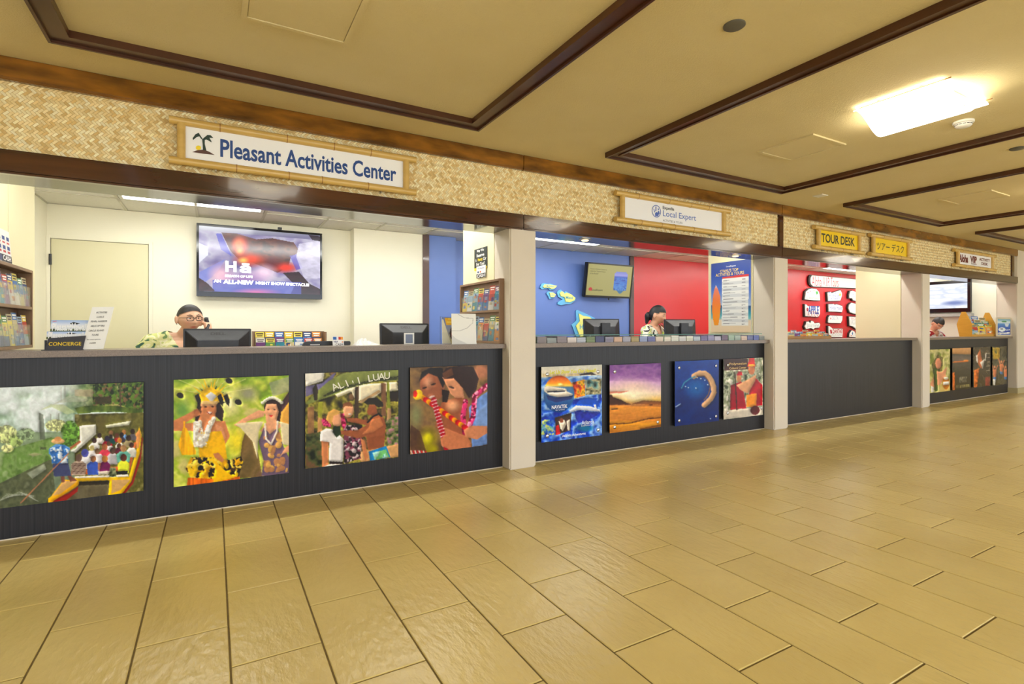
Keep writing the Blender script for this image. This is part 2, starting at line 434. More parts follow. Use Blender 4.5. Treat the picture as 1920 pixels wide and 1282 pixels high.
st(P('wall_far_end', BX(XE, 18.2, YP, YP + 0.3, 0, ZC), M_pillar, bevel=0.01))
st(P('wall_near_end', BX(-7, PX[0][0], YP, YP + 0.3, 0, ZC), M_pillar))
bb = MB().box(XE - 0.012, XE + 0.0, YP, YC + 0.05, 0, 0.10).box(XE - 0.012, 18.2, YP - 0.012, YP, 0, 0.10)
st(P('baseboard_right', bb, mat('baseboard_tan', (186, 172, 128), None, rough=0.5)))

# ---------------------------------------------------------------- pillars and partitions
plab = ['first beige pillar, left of the long poster counter', 'beige pillar between the television booth and the blue walled booth',
        'beige pillar between the blue walled booth and the tour desk booth', 'beige pillar between the tour desk booth and the last booth']
for (a, b), l in list(zip(PX, plab)):
    P('pillar', BX(a, b, YP, 4.19, 0, ZLB + 0.02), M_pillar, bevel=0.012, label=l, cat='pillar', group='square beige pillars of the counter front')
st(P('wall_partition', BX(-1.30, PX[0][1], 4.19, 5.14, 0, ZI), M_part))
st(P('trim_1', BX(-1.153, -1.150, 4.556, 4.562, ZT + .3, ZI), M_door))
for a, b in PX[1:]: st(P('wall_partition', BX(a, a + 0.13, 4.19, 4.86, 0, ZI), M_part))
st(P('wall_booth_right', BX(XE, XE + 0.1, 4.2, 6.6, 0, ZI), M_wall))
st(P('wall_booth_left', BX(-1.46, -1.36, 5.1, 6.55, 0, ZI), M_wall))
st(P('wall_back_cream', BX(-1.46, 1.43, 6.45, 6.55, 0, ZI), M_wall))
st(P('wall_back_chase', BX(1.43, 2.27, 6.25, 6.55, 0, ZI), M_wall))
st(P('wall_back_blue_chase', BX(2.35, 2.72, 6.25, 6.55, 0, ZI), M_blue))
st(P('trim_2', BX(2.27, 2.352, 6.235, 6.5, 0, ZI), M_trim))
st(P('wall_back_blue', BX(2.72, 5.85, 6.45, 6.55, 0, ZI), M_blue))
st(P('trim_3', BX(5.85, 5.93, 6.425, 6.5, 0, ZI), M_trim))
st(P('wall_back_red', BX(5.93, 8.6, 6.45, 6.55, 0, ZI), M_red))
st(P('wall_back_red_far', BX(8.6, XE, 6.26, 6.55, 0, ZI), M_red))

# booth ceiling: grid, single acoustic tiles, troffers
ceil_b = st(P('ceiling_booths', BX(-1.46, XE + .1, 4.2, 6.55, ZI + 0.02, ZI + 0.05), M_tbar))
gx = [-0.753 + 0.607 * i for i in range(-2, 25)]; gy = [5.905 - 0.607 * i for i in range(-1, 4)]
tb = MB()
for x in gx: tb.box(x - .012, x + .012, 4.2, 6.5, ZI - 0.004, ZI + 0.02)
for y in gy: tb.box(-1.4, XE, y - .012, y + .012, ZI - 0.004, ZI + 0.02)
P('ceiling_grid', tb, M_tbar, ceil_b)
fix = [(2, 2), (9, 2), (9 + 12 - 1, 2), (13, 3), (5, 3), (16, 2), (23, 2)]      # grid column of the left end, grid row
used = set()
for c, r in fix: used |= {(c, r), (c + 1, r)}
am = mesh_of('acoustic_panel', BX(-.291, .291, -.291, .291, 0.004, 0.018)); am.materials.append(M_actile)
for i in range(len(gx) - 1):
    for j in range(len(gy) - 1):
        cx, cy = gx[i] + .3035, gy[j] - .3035
        if (i, j + 1) in used or cy < 4.1 or cy > 6.5: continue
        o = bpy.data.objects.new('acoustic_panel', am); COL.objects.link(o); o.parent = ceil_b; o.location = Vector((cx, cy, ZI)) - WL[ceil_b]
tl = ['fluorescent troffer above the wall television in the first booth', 'fluorescent troffer over the blue wall booth', 'fluorescent troffer over the red logo wall',
      'fluorescent troffer over the red wall booth', 'fluorescent troffer behind the first partition', 'fluorescent troffer behind the second partition', 'fluorescent troffer over the last booth']
for (c, r), l in zip(fix, tl):
    x0, x1, y1 = gx[c] + .02, gx[c + 2] - .02, gy[r - 1] - .02; y0 = y1 - .567
    t = T('ceiling_troffer', ((x0 + x1) / 2, (y0 + y1) / 2, ZI), l, 'light', 'recessed booth light panels')
    fr = MB().box(x0, x1, y0, y0 + .03, ZI - .006, ZI + .02).box(x0, x1, y1 - .03, y1, ZI - .006, ZI + .02).box(x0, x0 + .03, y0 + .03, y1 - .03, ZI - .006, ZI + .02).box(x1 - .03, x1, y0 + .03, y1 - .03, ZI - .006, ZI + .02)
    P('frame', fr, M_white, t); P('lens', BX(x0 + .03, x1 - .03, y0 + .03, y1 - .03, ZI, ZI + .008), M_troffer, t)

# fluorescent strips on the booth ceiling just behind the header
M_strip = mat('strip_tube', (250, 252, 250), rough=0.5, emit=STRIP_W, ecol=(252, 252, 247))
for (a, b), l in zip(((-1.1, 2.15), (2.38, 5.77), (6.0, 9.41), (9.65, 13.1)), ('first booth', 'blue walled booth', 'tour desk booth', 'last booth')):
    t = T('strip_light', ((a + b) / 2, 4.335, ZI), 'long fluorescent strip behind the header of the ' + l, 'light', 'strip lights behind the header')
    P('housing', BX(a, b, 4.28, 4.39, ZI - .02, ZI - .004), M_white, t); P('tube', MB().cyl((a + .03, 4.335, ZI - .036), (b - .03, 4.335, ZI - .036), .016, 12), M_strip, t, smooth=True)
# ---------------------------------------------------------------- header: soffit, beams, woven panels
st(P('wall_header', MB().box(-7, XE, YH + .062, 4.2, ZLB + .03, ZC).box(-1.46, XE, 4.19, 4.2, ZLB + .01, ZI + .05), M_wall))
st(P('trim_4', BX(PX[0][0], XE, YH + .03, 4.2, ZLB + .005, ZLB + .032), M_soffit))
jx = [-3.2, XU(-60, YH), XU(982, YH), XU(1467, YH), XE]
ub = T('upper_beam', (5, YH, ZU), 'long glossy koa beam along the ceiling above the woven panels', 'beam')
lb = T('lower_beam', (5, YH, ZLB), 'long dark lacquered beam under the woven panels', 'beam')
for a, b in zip(jx[:-1], jx[1:]):
    P('board', MB().box(a + .0015, b - .0015, YH, YH + .05, ZU + .012, ZC - .001).box(a + .0015, b - .0015, YH + .004, YH + .05, ZU, ZU + .012), M_koa, ub, bevel=0.004, smooth=True)
    P('board', MB().box(a + .0015, b - .0015, YH, YH + .05, ZLB + .014, ZLT).box(a + .0015, b - .0015, YH + .006, YH + .05, ZLB, ZLB + .012), M_koad, lb, bevel=0.004, smooth=True)
XB1 = XU(1467, YH); XB2 = XU(1901.5, YH)
for x, w, l in ((XB1, .085, 'upright dark batten splitting the woven header above the second pillar'), (XB2, .10, 'upright dark batten at the far end of the woven header')):
    P('header_batten', BX(x - w / 2, x + w / 2, YH + .012, YH + .045, ZLT, ZU), M_koad, label=l, cat='batten', bevel=.004)
M_weave = mat('bamboo_strip', (255, 255, 255), rough=0.45, attr=True)
def weave(x0, x1, z0, z1, label, seed):
    r = random.Random(seed); c = 0.0148; q = math.sqrt(.5); mb = MB()
    cols = [(240, 218, 166), (244, 226, 180), (248, 236, 196), (234, 208, 150), (240, 218, 166), (252, 243, 212), (222, 190, 128)]
    cl = [L4((k[0], k[1] * .985, k[2] * .93)) for k in cols]; y = YH + .035
    pm, pM = int((x0 + z0) * q / c) - 2, int((x1 + z1) * q / c) + 2
    t = T('woven_panel', ((x0 + x1) / 2, YH + .04, z0), label, 'panel', 'woven bamboo header panels')
    P('backing', BX(x0, x1, YH + .038, YH + .045, z0, z1), mat('weave_backing', (196, 166, 108), None, rough=.9), t)  # plain tan board that shows in the gaps between the strips
    for i in range(pm, pM):
        jl, jh = int((z0 - x1) * q / c) - 2, int((z1 - x0) * q / c) + 2
        jl = max(jl, int(2 * z0 * q / c - i) - 4); jh = min(jh, int(2 * z1 * q / c - i) + 4)
        for j in range(jl, jh):
            k = (i + j) % 4; up = k < 2
            # floats run over two cells: emit each at its start cell only
            if up:
                if k != 1: continue
                P0, P1, R0, R1 = i - 1, i + 1, j, j + 1
            else:
                if k != 2: continue
                P0, P1, R0, R1 = i, i + 1, j, j + 2
            g = .06
            pp = [(P0 + g * .3, R0 + g), (P1 - g * .3, R0 + g), (P1 - g * .3, R1 - g), (P0 + g * .3, R1 - g)] if up else [(P0 + g, R0 + g * .3), (P1 - g, R0 + g * .3), (P1 - g, R1 - g * .3), (P0 + g, R1 - g * .3)]
            w = [((a - b) * c * q, (a + b) * c * q) for a, b in pp]
            w = [((a), (b)) for a, b in w]
            mx = sum(a for a, b in w) / 4; mz = sum(b for a, b in w) / 4
            if mx < x0 - .02 or mx > x1 + .02 or mz < z0 - .02 or mz > z1 + .02: continue
            w = [(min(max(a, x0), x1), min(max(b, z0), z1)) for a, b in w]
            cc = cl[r.randrange(7)]; f = r.uniform(.9, 1.08) * (1.03 if up else .95); cc = (cc[0] * f, cc[1] * f, cc[2] * f, 1)
            dy = r.uniform(-.0006, .0006)
            if up: mids = [((w[0][0] + w[1][0]) / 2, (w[0][1] + w[1][1]) / 2), ((w[3][0] + w[2][0]) / 2, (w[3][1] + w[2][1]) / 2)]; order = [w[0], mids[0], mids[1], w[3], w[1], w[2]]
            else: mids = [((w[0][0] + w[3][0]) / 2, (w[0][1] + w[3][1]) / 2), ((w[1][0] + w[2][0]) / 2, (w[1][1] + w[2][1]) / 2)]; order = [w[1], mids[1], mids[0], w[0], w[2], w[3]]
            vs = [(a, y + dy - (0.0012 if n in (1, 2) else 0.0), b) for n, (a, b) in enumerate(order)]
            mb.add(vs, [(0, 1, 2, 3), (1, 4, 5, 2)], cc)
    P('woven_strips', mb, M_weave, t, attr=True, kind='stuff', recalc=False)
weave(-1.6, XB1 - .04, ZLT, ZU, 'long woven bamboo panel behind the two white signs', 3)
weave(XB1 + .04, XB2 - .05, ZLT, ZU, 'woven bamboo panel behind the yellow tour desk signs', 4)

# ---------------------------------------------------------------- ceiling frames, lamps, hatches, discs
prof = [(0, 0), (0, .045), (.014, .045), (.014, .030), (.078, .030), (.078, .038), (.10, .038), (.10, 0)]
flab = ['dark wood ceiling frame nearest the camera, above the first sign', 'dark wood ceiling frame around the lit lamp', 'dark wood ceiling frame beyond the lit lamp, second from the far wall', 'farthest dark wood ceiling frame at the corridor end']
for n in range(4):
    xa, xb, ya, yb = -0.731 + 3.63 * n, 1.704 + 3.63 * n, -0.12, 3.495
    t = T('ceiling_frame', ((xa + xb) / 2, (ya + yb) / 2, ZC), flab[n], 'frame', 'dark wood frames on the corridor ceiling')
    def side(kind):
        vs = []; 
        for w, h in prof:
            ci = [(xa + w, ya + w), (xb - w, ya + w), (xb - w, yb - w), (xa + w, yb - w)]
            i = kind; vs.append((*ci[i], ZC - h)); vs.append((*ci[(i + 1) % 4], ZC - h))
        m = len(prof); fs = [(2 * i, 2 * i + 1, 2 * i + 3, 2 * i + 2) for i in range(m - 1)]
        fs += [tuple(2 * i for i in range(m)), tuple(2 * i + 1 for i in range(m))[::-1]]
        return MB().add(vs, fs)
    for kind in range(4): P('frame_board', side(kind), M_trim, t)
def lamp(cx, cy, label):
    t = T('ceiling_lamp', (cx, cy, ZC), label, 'lamp', 'curved acrylic ceiling lamps')
    hw, ln = .325, .25
    pr = []
    for i in range(25):
        s = -1 + 2 * i / 24
        z = 2.566 + .122 * (1 - math.cos(min(1, abs(s) / .88) * math.pi)) / 2
        if abs(s) > .88: z = 2.688 - .012 * ((abs(s) - .88) / .12) ** 2
        pr.append((cx + s * hw, z))
    vs = []; fs = []
    for x, z in pr: vs += [(x, cy - ln, z), (x, cy + ln, z), (x, cy - ln, z + .005), (x, cy + ln, z + .005)]
    for i in range(24):
        a = 4 * i; b = a + 4; fs += [(a, a + 1, b + 1, b), (a + 2, b + 2, b + 3, a + 3), (a, b, b + 2, a + 2), (a + 1, a + 3, b + 3, b + 1)]
    P('diffuser', MB().add(vs, fs), M_lampglow, t, smooth=True)
    P('housing', BX(cx - .17, cx + .17, cy - .20, cy + .20, ZC - .035, ZC), M_white, t, bevel=.004)
    for s in (-1, 1):
        x = cx + s * hw * .9
        P('rod', MB().cyl((x, cy - ln - .03, 2.697), (x, cy + ln - .02, 2.697), .004, 8), M_bamd, t)
        for yy in (-.13, .11): P('clip', MB().cyl((x, cy + yy, 2.69), (x, cy + yy, ZC), .005, 8).box(x - .008, x + .008, cy + yy - .008, cy + yy + .008, 2.690, 2.703), M_metal, t)
lamp(4.095, 1.70, 'lit curved white ceiling lamp inside the second ceiling frame')
lamp(0.465, 1.70, 'lit curved ceiling lamp of the nearest ceiling frame')
lamp(7.725, 1.70, 'lit curved ceiling lamp of the third ceiling frame')
lamp(11.355, 1.70, 'lit curved ceiling lamp of the farthest ceiling frame')
lamp(-3.165, 1.70, 'lit curved ceiling lamp over the near end of the corridor')
for x0, x1, l in ((0.115, 0.615, 'flush access hatch in the nearest ceiling frame'), (4.0, 4.457, 'access hatch beside the lit ceiling lamp'), (7.27, 7.76, 'access hatch in the third ceiling frame')):
    y0, y1 = 2.36, 2.835; t = T('access_hatch', ((x0 + x1) / 2, 2.6, ZC), l, 'hatch', 'painted ceiling access hatches')
    fr = MB().box(x0, x1, y0, y0 + .025, ZC - .012, ZC).box(x0, x1, y1 - .025, y1, ZC - .012, ZC).box(x0, x0 + .025, y0 + .025, y1 - .025, ZC - .012, ZC).box(x1 - .025, x1, y0 + .025, y1 - .025, ZC - .012, ZC)
    P('rim', fr, M_ceil, t); P('panel', BX(x0 + .028, x1 - .028, y0 + .028, y1 - .028, ZC - .008, ZC), M_ceil, t)
for x, l in ((2.24, 'grey round ceiling disc between the first two ceiling frames'), (5.80, 'grey round ceiling disc at the right picture edge')):
    P('ceiling_disc', MB().lathe((x, 1.715, ZC), [(.052, 0), (.052, -.006), (.046, -.010), (0, -.010)], 28), mat('disc_grey', (98, 96, 88), None, rough=.5), label=l, cat='disc', smooth=True, group='grey round ceiling discs')
t = T('smoke_detector', (4.72, 1.69, ZC), 'white round smoke detector beside the lit lamp', 'detector')
P('base', MB().lathe((4.72, 1.69, ZC), [(.062, 0), (.062, -.014), (.056, -.018)], 28), M_white, t, smooth=True)
P('head', MB().lathe((4.72, 1.69, ZC), [(.05, -.018), (.05, -.030), (.042, -.040), (.02, -.046), (0, -.046)], 28), M_white, t, smooth=True)
sl = MB()
for k in range(14):
    a = 2 * math.pi * k / 14; c, s = math.cos(a), math.sin(a)
    sl.obox((4.72 + c * .0495, 1.69 + s * .0495, ZC - .026), (c * .0015, s * .0015, 0), (-s * .008, c * .008, 0), (0, 0, .0018))
P('vent_slots', sl, M_dgrey, t)
P('ceiling_plate', BX(5.87, 5.98, 3.36, 3.47, ZC - .006, ZC), M_white, label='small white ceiling plate near the second pillar', cat='plate')
# soffit downlights of the blue booth
for x, l in ((XU(1097, 4.04), 'warm soffit downlight above the blue booth television'), (XU(1379, 4.04), 'warm soffit downlight above the price board')):
    t = T('soffit_downlight', (x, 4.04, ZLB), l, 'light', 'round downlights in the soffit')
    P('ring', MB().lathe((x, 4.04, ZLB + .006), [(.062, 0), (.062, -.006), (.048, -.008), (.042, -.002)], 24), M_metal, t, smooth=True)
    P('bulb', MB().ell((x, 4.04, ZLB - .004), .036, .036, .010, 16, 8), M_down, t, smooth=True)
# ---------------------------------------------------------------- door of the first booth
dr = T('door_1', (-.95, 6.45, 0), None, None); tag(dr, kind='structure')
P('leaf', BX(-1.325, -.572, 6.425, 6.45, 0.005, 2.055), M_door, dr, bevel=.003)
fr = MB().box(-1.36, -1.33, 6.415, 6.45, 0, 2.09).box(-.567, -.535, 6.415, 6.45, 0, 2.09).box(-1.33, -.567, 6.415, 6.45, 2.06, 2.09)
P('frame', fr, M_wall, dr, bevel=.004)
for z in (1.86, 1.0, .22): P('hinge', MB().cyl((-1.328, 6.412, z - .05), (-1.328, 6.412, z + .05), .011, 10), M_dgrey, dr)
P('handle', MB().lathe((-.63, 6.425, 1.0), [(.025, 0), (.025, -.01), (.012, -.015), (.012, -.04), (.027, -.05), (.027, -.07), (0, -.075)], 16, axis=(0, 1, 0)), M_metal, dr, smooth=True)

# ---------------------------------------------------------------- counters
clab = [('charcoal counter front carrying the four tall scenic pictures at left', 'brown stone counter top with the two monitors and the woman on the phone'),
        ('charcoal counter front under the blue walled booth', 'brown stone counter top holding the row of pamphlet stacks'),
        ('bare charcoal counter front of the tour desk booth without pictures', 'brown counter top in front of the red logo wall'),
        ('charcoal counter front of the last booth with four narrow pictures', 'brown counter top of the last booth with the wooden leaflet rack')]
bays = [(PX[0][1], PX[1][0]), (PX[1][1], PX[2][0]), (PX[2][1], PX[3][0]), (PX[3][1], XE)]
dlab = ['low desk behind the first counter carrying two monitors', 'low desk behind the blue booth counter', 'low desk behind the tour desk counter', 'low desk behind the last counter']
for (a, b), (l1, l2), l3 in zip(bays, clab, dlab):
    t = T('service_counter', ((a + b) / 2, YC, 0), l1, 'counter', 'charcoal counter fronts')
    P('panel', BX(a, b, YC, YC + .06, 0.0, ZT - .038), M_count, t)
    P('desk', BX(a + .01, b - .14, YC + .06, 4.80, .70, .74), M_top, bevel=.003, label=l3, cat='desk', group='low desks behind the counters')
    st(P('trim_5', BX(a, b, YC - .003, YC, 0.0, .006), M_pillar))
    t2 = P('countertop', BX(a, b, YT, 4.32, ZT - .038, ZT), M_top, bevel=.004, label=l2, cat='countertop', group='brown stone counter tops')
# ================================================================ bamboo framed signs on the header
def flat(mb, pts, Y, col, f=None, th=.0008):
    """traced outline laid as thin print on the plane y = Y"""
    w = [AY(*(f(*q) if f else q), Y) for q in pts]
    mb.prism([(a.x, a.z) for a in w], (0, Y, 0), (1, 0, 0), (0, 0, 1), (0, -1, 0), th, col=L4(col) if len(col) == 3 else col)
def ring(n, cx, cy, rx, ry): return [(cx + rx * math.cos(2 * math.pi * k / n), cy + ry * math.sin(2 * math.pi * k / n)) for k in range(n)]
def word(t, s, o, ea, eb, col=None, **k):
    """lettering, one part for each word"""
    mb = MB(); lettering(mb, s, o, ea, eb, col=col, **k)
    if not mb.f: return
    ea_, eb_ = Vector(ea).normalized(), Vector(eb).normalized()
    X = [Vector(v).dot(ea_) for v in mb.v]; Z = [Vector(v).dot(eb_) for v in mb.v]; gap = .17 * (max(Z) - min(Z)) * (max(X) - min(X)) / max(1e-6, (max(Z) - min(Z)) * .52 * len(s))
    gap = max(gap, .42 * (max(X) - min(X)) / max(1, len(s))) if ' ' in s else 1e9
    fs = sorted(range(len(mb.f)), key=lambda i: min(X[j] for j in mb.f[i])); groups = []; hi = -1e30
    for i in fs:
        lo = min(X[j] for j in mb.f[i])
        if lo > hi + gap: groups.append([])
        groups[-1].append(i); hi = max(hi, max(X[j] for j in mb.f[i]))
    for g in groups:
        m2 = MB(); ids = {}
        for i in g:
            for j in mb.f[i]: ids.setdefault(j, len(ids))
        m2.add([mb.v[j] for j in ids], [tuple(ids[j] for j in mb.f[i]) for i in g], col); r = P('lettering', m2, M_flat, t, attr=True)
    return r
def tr(ox, oy, s): return lambda x, y: (ox + x / s, oy + y / s)
def pole(t, p0, p1, r, step, seed):
    rr = random.Random(seed); p0, p1 = Vector(p0), Vector(p1); d = p1 - p0; L = d.length; d.normalize()
    n = max(1, round(L / step)); pts, rs, nodes = [p0], [r], []
    for i in range(1, n):
        s = L * (i + rr.uniform(-.18, .18)) / n; nodes.append(p0 + d * s)
        pts += [p0 + d * (s - .012), p0 + d * s, p0 + d * (s + .012)]; rs += [r, r * 1.07, r]
    pts.append(p1); rs.append(r)
    o = P('bamboo_pole', MB().tube(pts, rs, 14), M_bam, t, smooth=True)
    for q in nodes: P('node', MB().tube([q - d * .003, q + d * .003], r * 1.085, 14), M_bamd, o, smooth=True)
def sign(label, outer, panel, r, pcol, step=.33):
    """outer = (uL,uR), panel = (uL, uR, vTL, vBL, vTR, vBR)"""
    Y = YH - .004
    uL, uR, a, b, c, d = panel
    x0, x1 = XU(uL, Y), XU(uR, Y); z1 = (AY(uL, a, Y).z + AY(uR, c, Y).z) / 2; z0 = (AY(uL, b, Y).z + AY(uR, d, Y).z) / 2
    X0, X1 = XU(outer[0], Y), XU(outer[1], Y)
    t = T('hanging_sign', ((x0 + x1) / 2, Y, z0 - 2 * r), label, 'sign', 'bamboo framed header signs')
    P('panel', BX(x0 - .01, x1 + .01, Y, Y + .012, z0 - .01, z1 + .01), mat('sign_' + str(pcol), pcol, None, rough=.3), t)
    yp = Y - .006
    pole(t, (X0, yp, z1 + r * .8), (X1, yp, z1 + r * .8), r, step, 1); pole(t, (X0, yp, z0 - r * .8), (X1, yp, z0 - r * .8), r, step * .9, 2)
    pole(t, (x0 - r * .8, yp - .003, z0 - r * .3), (x0 - r * .8, yp - .003, z1 + r * .3), r * .95, .2, 3)
    pole(t, (x1 + r * .8, yp - .003, z0 - r * .3), (x1 + r * .8, yp - .003, z1 + r * .3), r * .95, .2, 4)
    for s in (.12, .88):
        for z in (z1 + 1.75 * r, z0 - 1.75 * r): P('hanger_wire', BX(x0 + (x1 - x0) * s - .002, x0 + (x1 - x0) * s + .002, yp - .002, YH + .03, z - .012, z + .012), M_metal, t)
    return t, Y - .0015, x0, x1, z0, z1
t, Y, x0, x1, z0, z1 = sign('large white bamboo framed sign reading Pleasant Activities Center', (317, 779), (347, 756, 236, 298.5, 301, 352.5), .025, (250, 251, 253))
mb = MB(); ul, ur = XU(413, Y), XU(743, Y)
word(t, 'Pleasant Activities Center', ((ul + ur) / 2, Y, (z0 + z1) / 2 - .003), (1, 0, 0), (0, 0, 1), width=ur - ul, height=.118, bold=.022, col=L4((34, 72, 140)))
f = tr(320, 200, 4)
flat(mb, [(162, 340), (200, 326), (250, 322), (290, 338), (330, 362), (240, 352)], Y, (92, 60, 48), f)
flat(mb, [f(*q) for q in ring(14, 208, 308, 20, 17)], Y + .0004, (250, 222, 40))
flat(mb, [(236, 240), (256, 236), (256, 280), (268, 328), (242, 326), (240, 285)], Y, (40, 62, 52), f)
flat(mb, [(236, 236), (210, 196), (185, 208), (165, 236), (168, 250), (195, 228), (215, 222), (232, 245)], Y - .0004, (40, 62, 52), f)
flat(mb, [(246, 236), (275, 212), (300, 214), (320, 234), (290, 232), (305, 258), (308, 268), (270, 246), (252, 248)], Y - .0004, (40, 62, 52), f)
P('palm_logo', mb, M_flat, t, attr=True)
t, Y, x0, x1, z0, z1 = sign('white bamboo framed sign reading Expedia Local Expert', (1153, 1367), (1169, 1353.4, 370, 410, 396.7, 433), .027, (248, 249, 253))
mb = MB(); zc = (z0 + z1) / 2; f = tr(1140, 340, 5.647)
def sp(x, y): w = AY(*f(x, y), Y); return (w.x, Y, w.z)
for s, xa, xb, yc, h, c, b in (('Expedia', 580, 700, 290, .042, (30, 32, 40), .012), ('Local Expert', 582, 932, 372, .078, (92, 124, 200), .004), ('ACTIVITIES & TOURS', 582, 788, 426, .022, (120, 122, 128), 0)):
    p, q = sp(xa, yc), sp(xb, yc); word(t, s, ((p[0] + q[0]) / 2, Y, sp((xa + xb) / 2, yc)[2]), (1, 0, 0), (0, 0, 1), width=q[0] - p[0], height=h, bold=b, col=L4(c))
bl = (84, 112, 196); cx, cy, _ = 512, 316, 0; c0 = sp(512, 316); R = (sp(560, 316)[0] - sp(464, 316)[0]) / 2
o_ = ring(28, 0, 0, R, R); i_ = ring(28, 0, 0, R * .88, R * .88)
for k in range(28):
    k2 = (k + 1) % 28; mb.prism([o_[k], o_[k2], i_[k2], i_[k]], (c0[0], Y, c0[2]), (1, 0, 0), (0, 0, 1), (0, -1, 0), .0008, col=L4(bl))
for poly in ([(-.25, -.82), (.45, -.75), (.4, -.3), (.05, -.1), (-.3, -.35)], [(.35, .1), (.62, .1), (.75, -.3), (.5, -.55), (.3, -.2)], [(-.2, .75), (0, .75), (0, .1), (-.3, -.05), (-.2, .2)], [(-.65, .35), (-.5, .3), (-.3, -.2), (-.45, -.25)], [(.3, .5), (.5, .5), (.55, .25), (.35, .2)]):
    mb.prism([(a * R, b * R) for a, b in poly], (c0[0], Y, c0[2]), (1, 0, 0), (0, 0, 1), (0, -1, 0), .0008, col=L4(bl))
P('logo', mb, M_flat, t, attr=True)
t, Y, x0, x1, z0, z1 = sign('yellow bamboo framed sign reading TOUR DESK', (1525, 1617), (1535.5, 1608, 429, 461.5, 442.8, 469), .028, (250, 212, 10))
word(t, 'TOUR DESK', ((x0 + x1) / 2 - .01, Y, (z0 + z1) / 2 + .005), (1, 0, 0), (0, 0, 1), width=(x1 - x0) * .86, height=.115, bold=.02, col=L4((40, 44, 30)))
t, Y, x0, x1, z0, z1 = sign('yellow bamboo framed sign with Japanese lettering', (1629.6, 1706.8), (1637.8, 1700, 443.5, 474, 456, 481.8), .028, (250, 212, 10))
word(t, '\u30c4\u30a2\u30fc \u30c7\u30b9\u30af', ((x0 + x1) / 2, Y, (z0 + z1) / 2), (1, 0, 0), (0, 0, 1), width=(x1 - x0) * .82, height=.115, bold=.006, col=L4((40, 44, 30)))
t, Y, x0, x1, z0, z1 = sign('small white bamboo framed sign reading Aloha VIP Activity Desk', (1787.7, 1865), (1796, 1858.4, 471.5, 495, 483, 503.4), .028, (248, 248, 252))
mb = MB(); w = x1 - x0; zc = (z0 + z1) / 2; mar = L4((112, 40, 30))
word(t, 'Aloha', (x0 + w * .155, Y, zc + .005), (1, 0, 0), (0, 0, 1), width=w * .27, height=.13, bold=.05, col=mar, shear=.15)
word(t, 'VIP', (x0 + w * .45, Y, zc + .012), (1, 0, 0), (0, 0, 1), width=w * .20, height=.115, bold=.05, col=mar)
word(t, 'TOURS', (x0 + w * .46, Y, zc - .062), (1, 0, 0), (0, 0, 1), width=w * .17, height=.02, bold=.02, col=mar)
word(t, 'ACTIVITY', (x0 + w * .79, Y, zc + .035), (1, 0, 0), (0, 0, 1), width=w * .33, height=.05, bold=.03, col=mar)
word(t, 'DESK', (x0 + w * .79, Y, zc - .035), (1, 0, 0), (0, 0, 1), width=w * .2, height=.05, bold=.03, col=mar)
# ================================================================ pictures on the counter fronts
SK, SKD, SKL = (196, 128, 86), (150, 88, 56), (226, 168, 130)
def picture(label, px, cv, off=.02, th=.012, bolts=(), dy=0.0, group='pictures on the counter fronts'):
    """px = TL, TR, BR, BL in the photograph's frame"""
    Y = YC - off
    x0 = (XU(px[0][0], Y) + XU(px[3][0], Y)) / 2; x1 = (XU(px[1][0], Y) + XU(px[2][0], Y)) / 2
    z1 = (AY(*px[0], Y).z + AY(*px[1], Y).z) / 2; z0 = (AY(*px[2], Y).z + AY(*px[3], Y).z) / 2
    t = T('counter_picture', ((x0 + x1) / 2, Y, z0), label, 'picture', group)
    P('panel', BX(x0, x1, Y, Y + th, z0, z1), M_black, t); cv.photo()
    print_part('print', cv, (x0, Y - .001, z1), (x1 - x0, 0, 0), (0, 0, z0 - z1), M_print, t)
    if off - th > .001:
        for sx in (.12, .88):
            for sz in (.12, .88): P('spacer', MB().cyl((x0 + (x1 - x0) * sx, Y + th, z0 + (z1 - z0) * sz), (x0 + (x1 - x0) * sx, YC, z0 + (z1 - z0) * sz), .008, 8), M_metal, t)
    for bx, bz in bolts:
        P('bolt', MB().lathe((x0 + (x1 - x0) * bx, Y - .001, z1 + (z0 - z1) * bz), [(.017, 0), (.017, -.006), (.013, -.009), (0, -.010)], 18, axis=(0, 1, 0)), M_metal, t, smooth=True)
    return t, Y - .002, x0, x1, z0, z1
def crop(px, ox, oy, s): return [((u - ox) * s, (v - oy) * s) for u, v in px]
def full(c): return np.ones((c.nz, c.nx), bool)

# --- 1: canoe on the lagoon
px = [(-25, 727), (269, 716.5), (269, 920.3), (-25, 955.3)]
c = Canvas(crop(px, 0, 700, 4.932), 330, 250)
c.grad([(90, (236, 242, 246)), (300, (206, 220, 216)), (520, (150, 170, 140)), (1240, (90, 100, 84))])
c.mottle(c.V < 540, [(120, 150, 120), (196, 214, 206), (236, 244, 246), (214, 226, 224)], 9, 6, 3)
R = np.clip((c.U - 560) / 350, 0, 1) * (c.V < 360)
c.mottle(R * (c.U > 560), [(38, 50, 22), (70, 92, 38), (128, 142, 84), (60, 76, 36), (168, 170, 116)], 16, 12, 5)
c.fleck((c.U > 860) & (c.V < 340), [(30, 42, 18), (92, 120, 44), (60, 88, 34), (120, 96, 66)], 420, 4, 8)
c.p((178, 160, 132), (690, 150), (860, 150), (860, 220), (690, 210), a=.7, nz=.2); c.p((58, 48, 34), (870, 220), (1030, 215), (1030, 280), (880, 290), a=.8)
c.p((200, 184, 120), (760, 320), (1080, 285), (1180, 320), (1320, 360), (1320, 385), (1120, 345), (760, 345), a=.8)
c.mottle(c.mask_poly([(690, 320), (800, 300), (1060, 300), (1320, 340), (1320, 380), (1000, 350), (720, 375)]), [(54, 74, 26), (110, 130, 56)], 30, 10, 6)
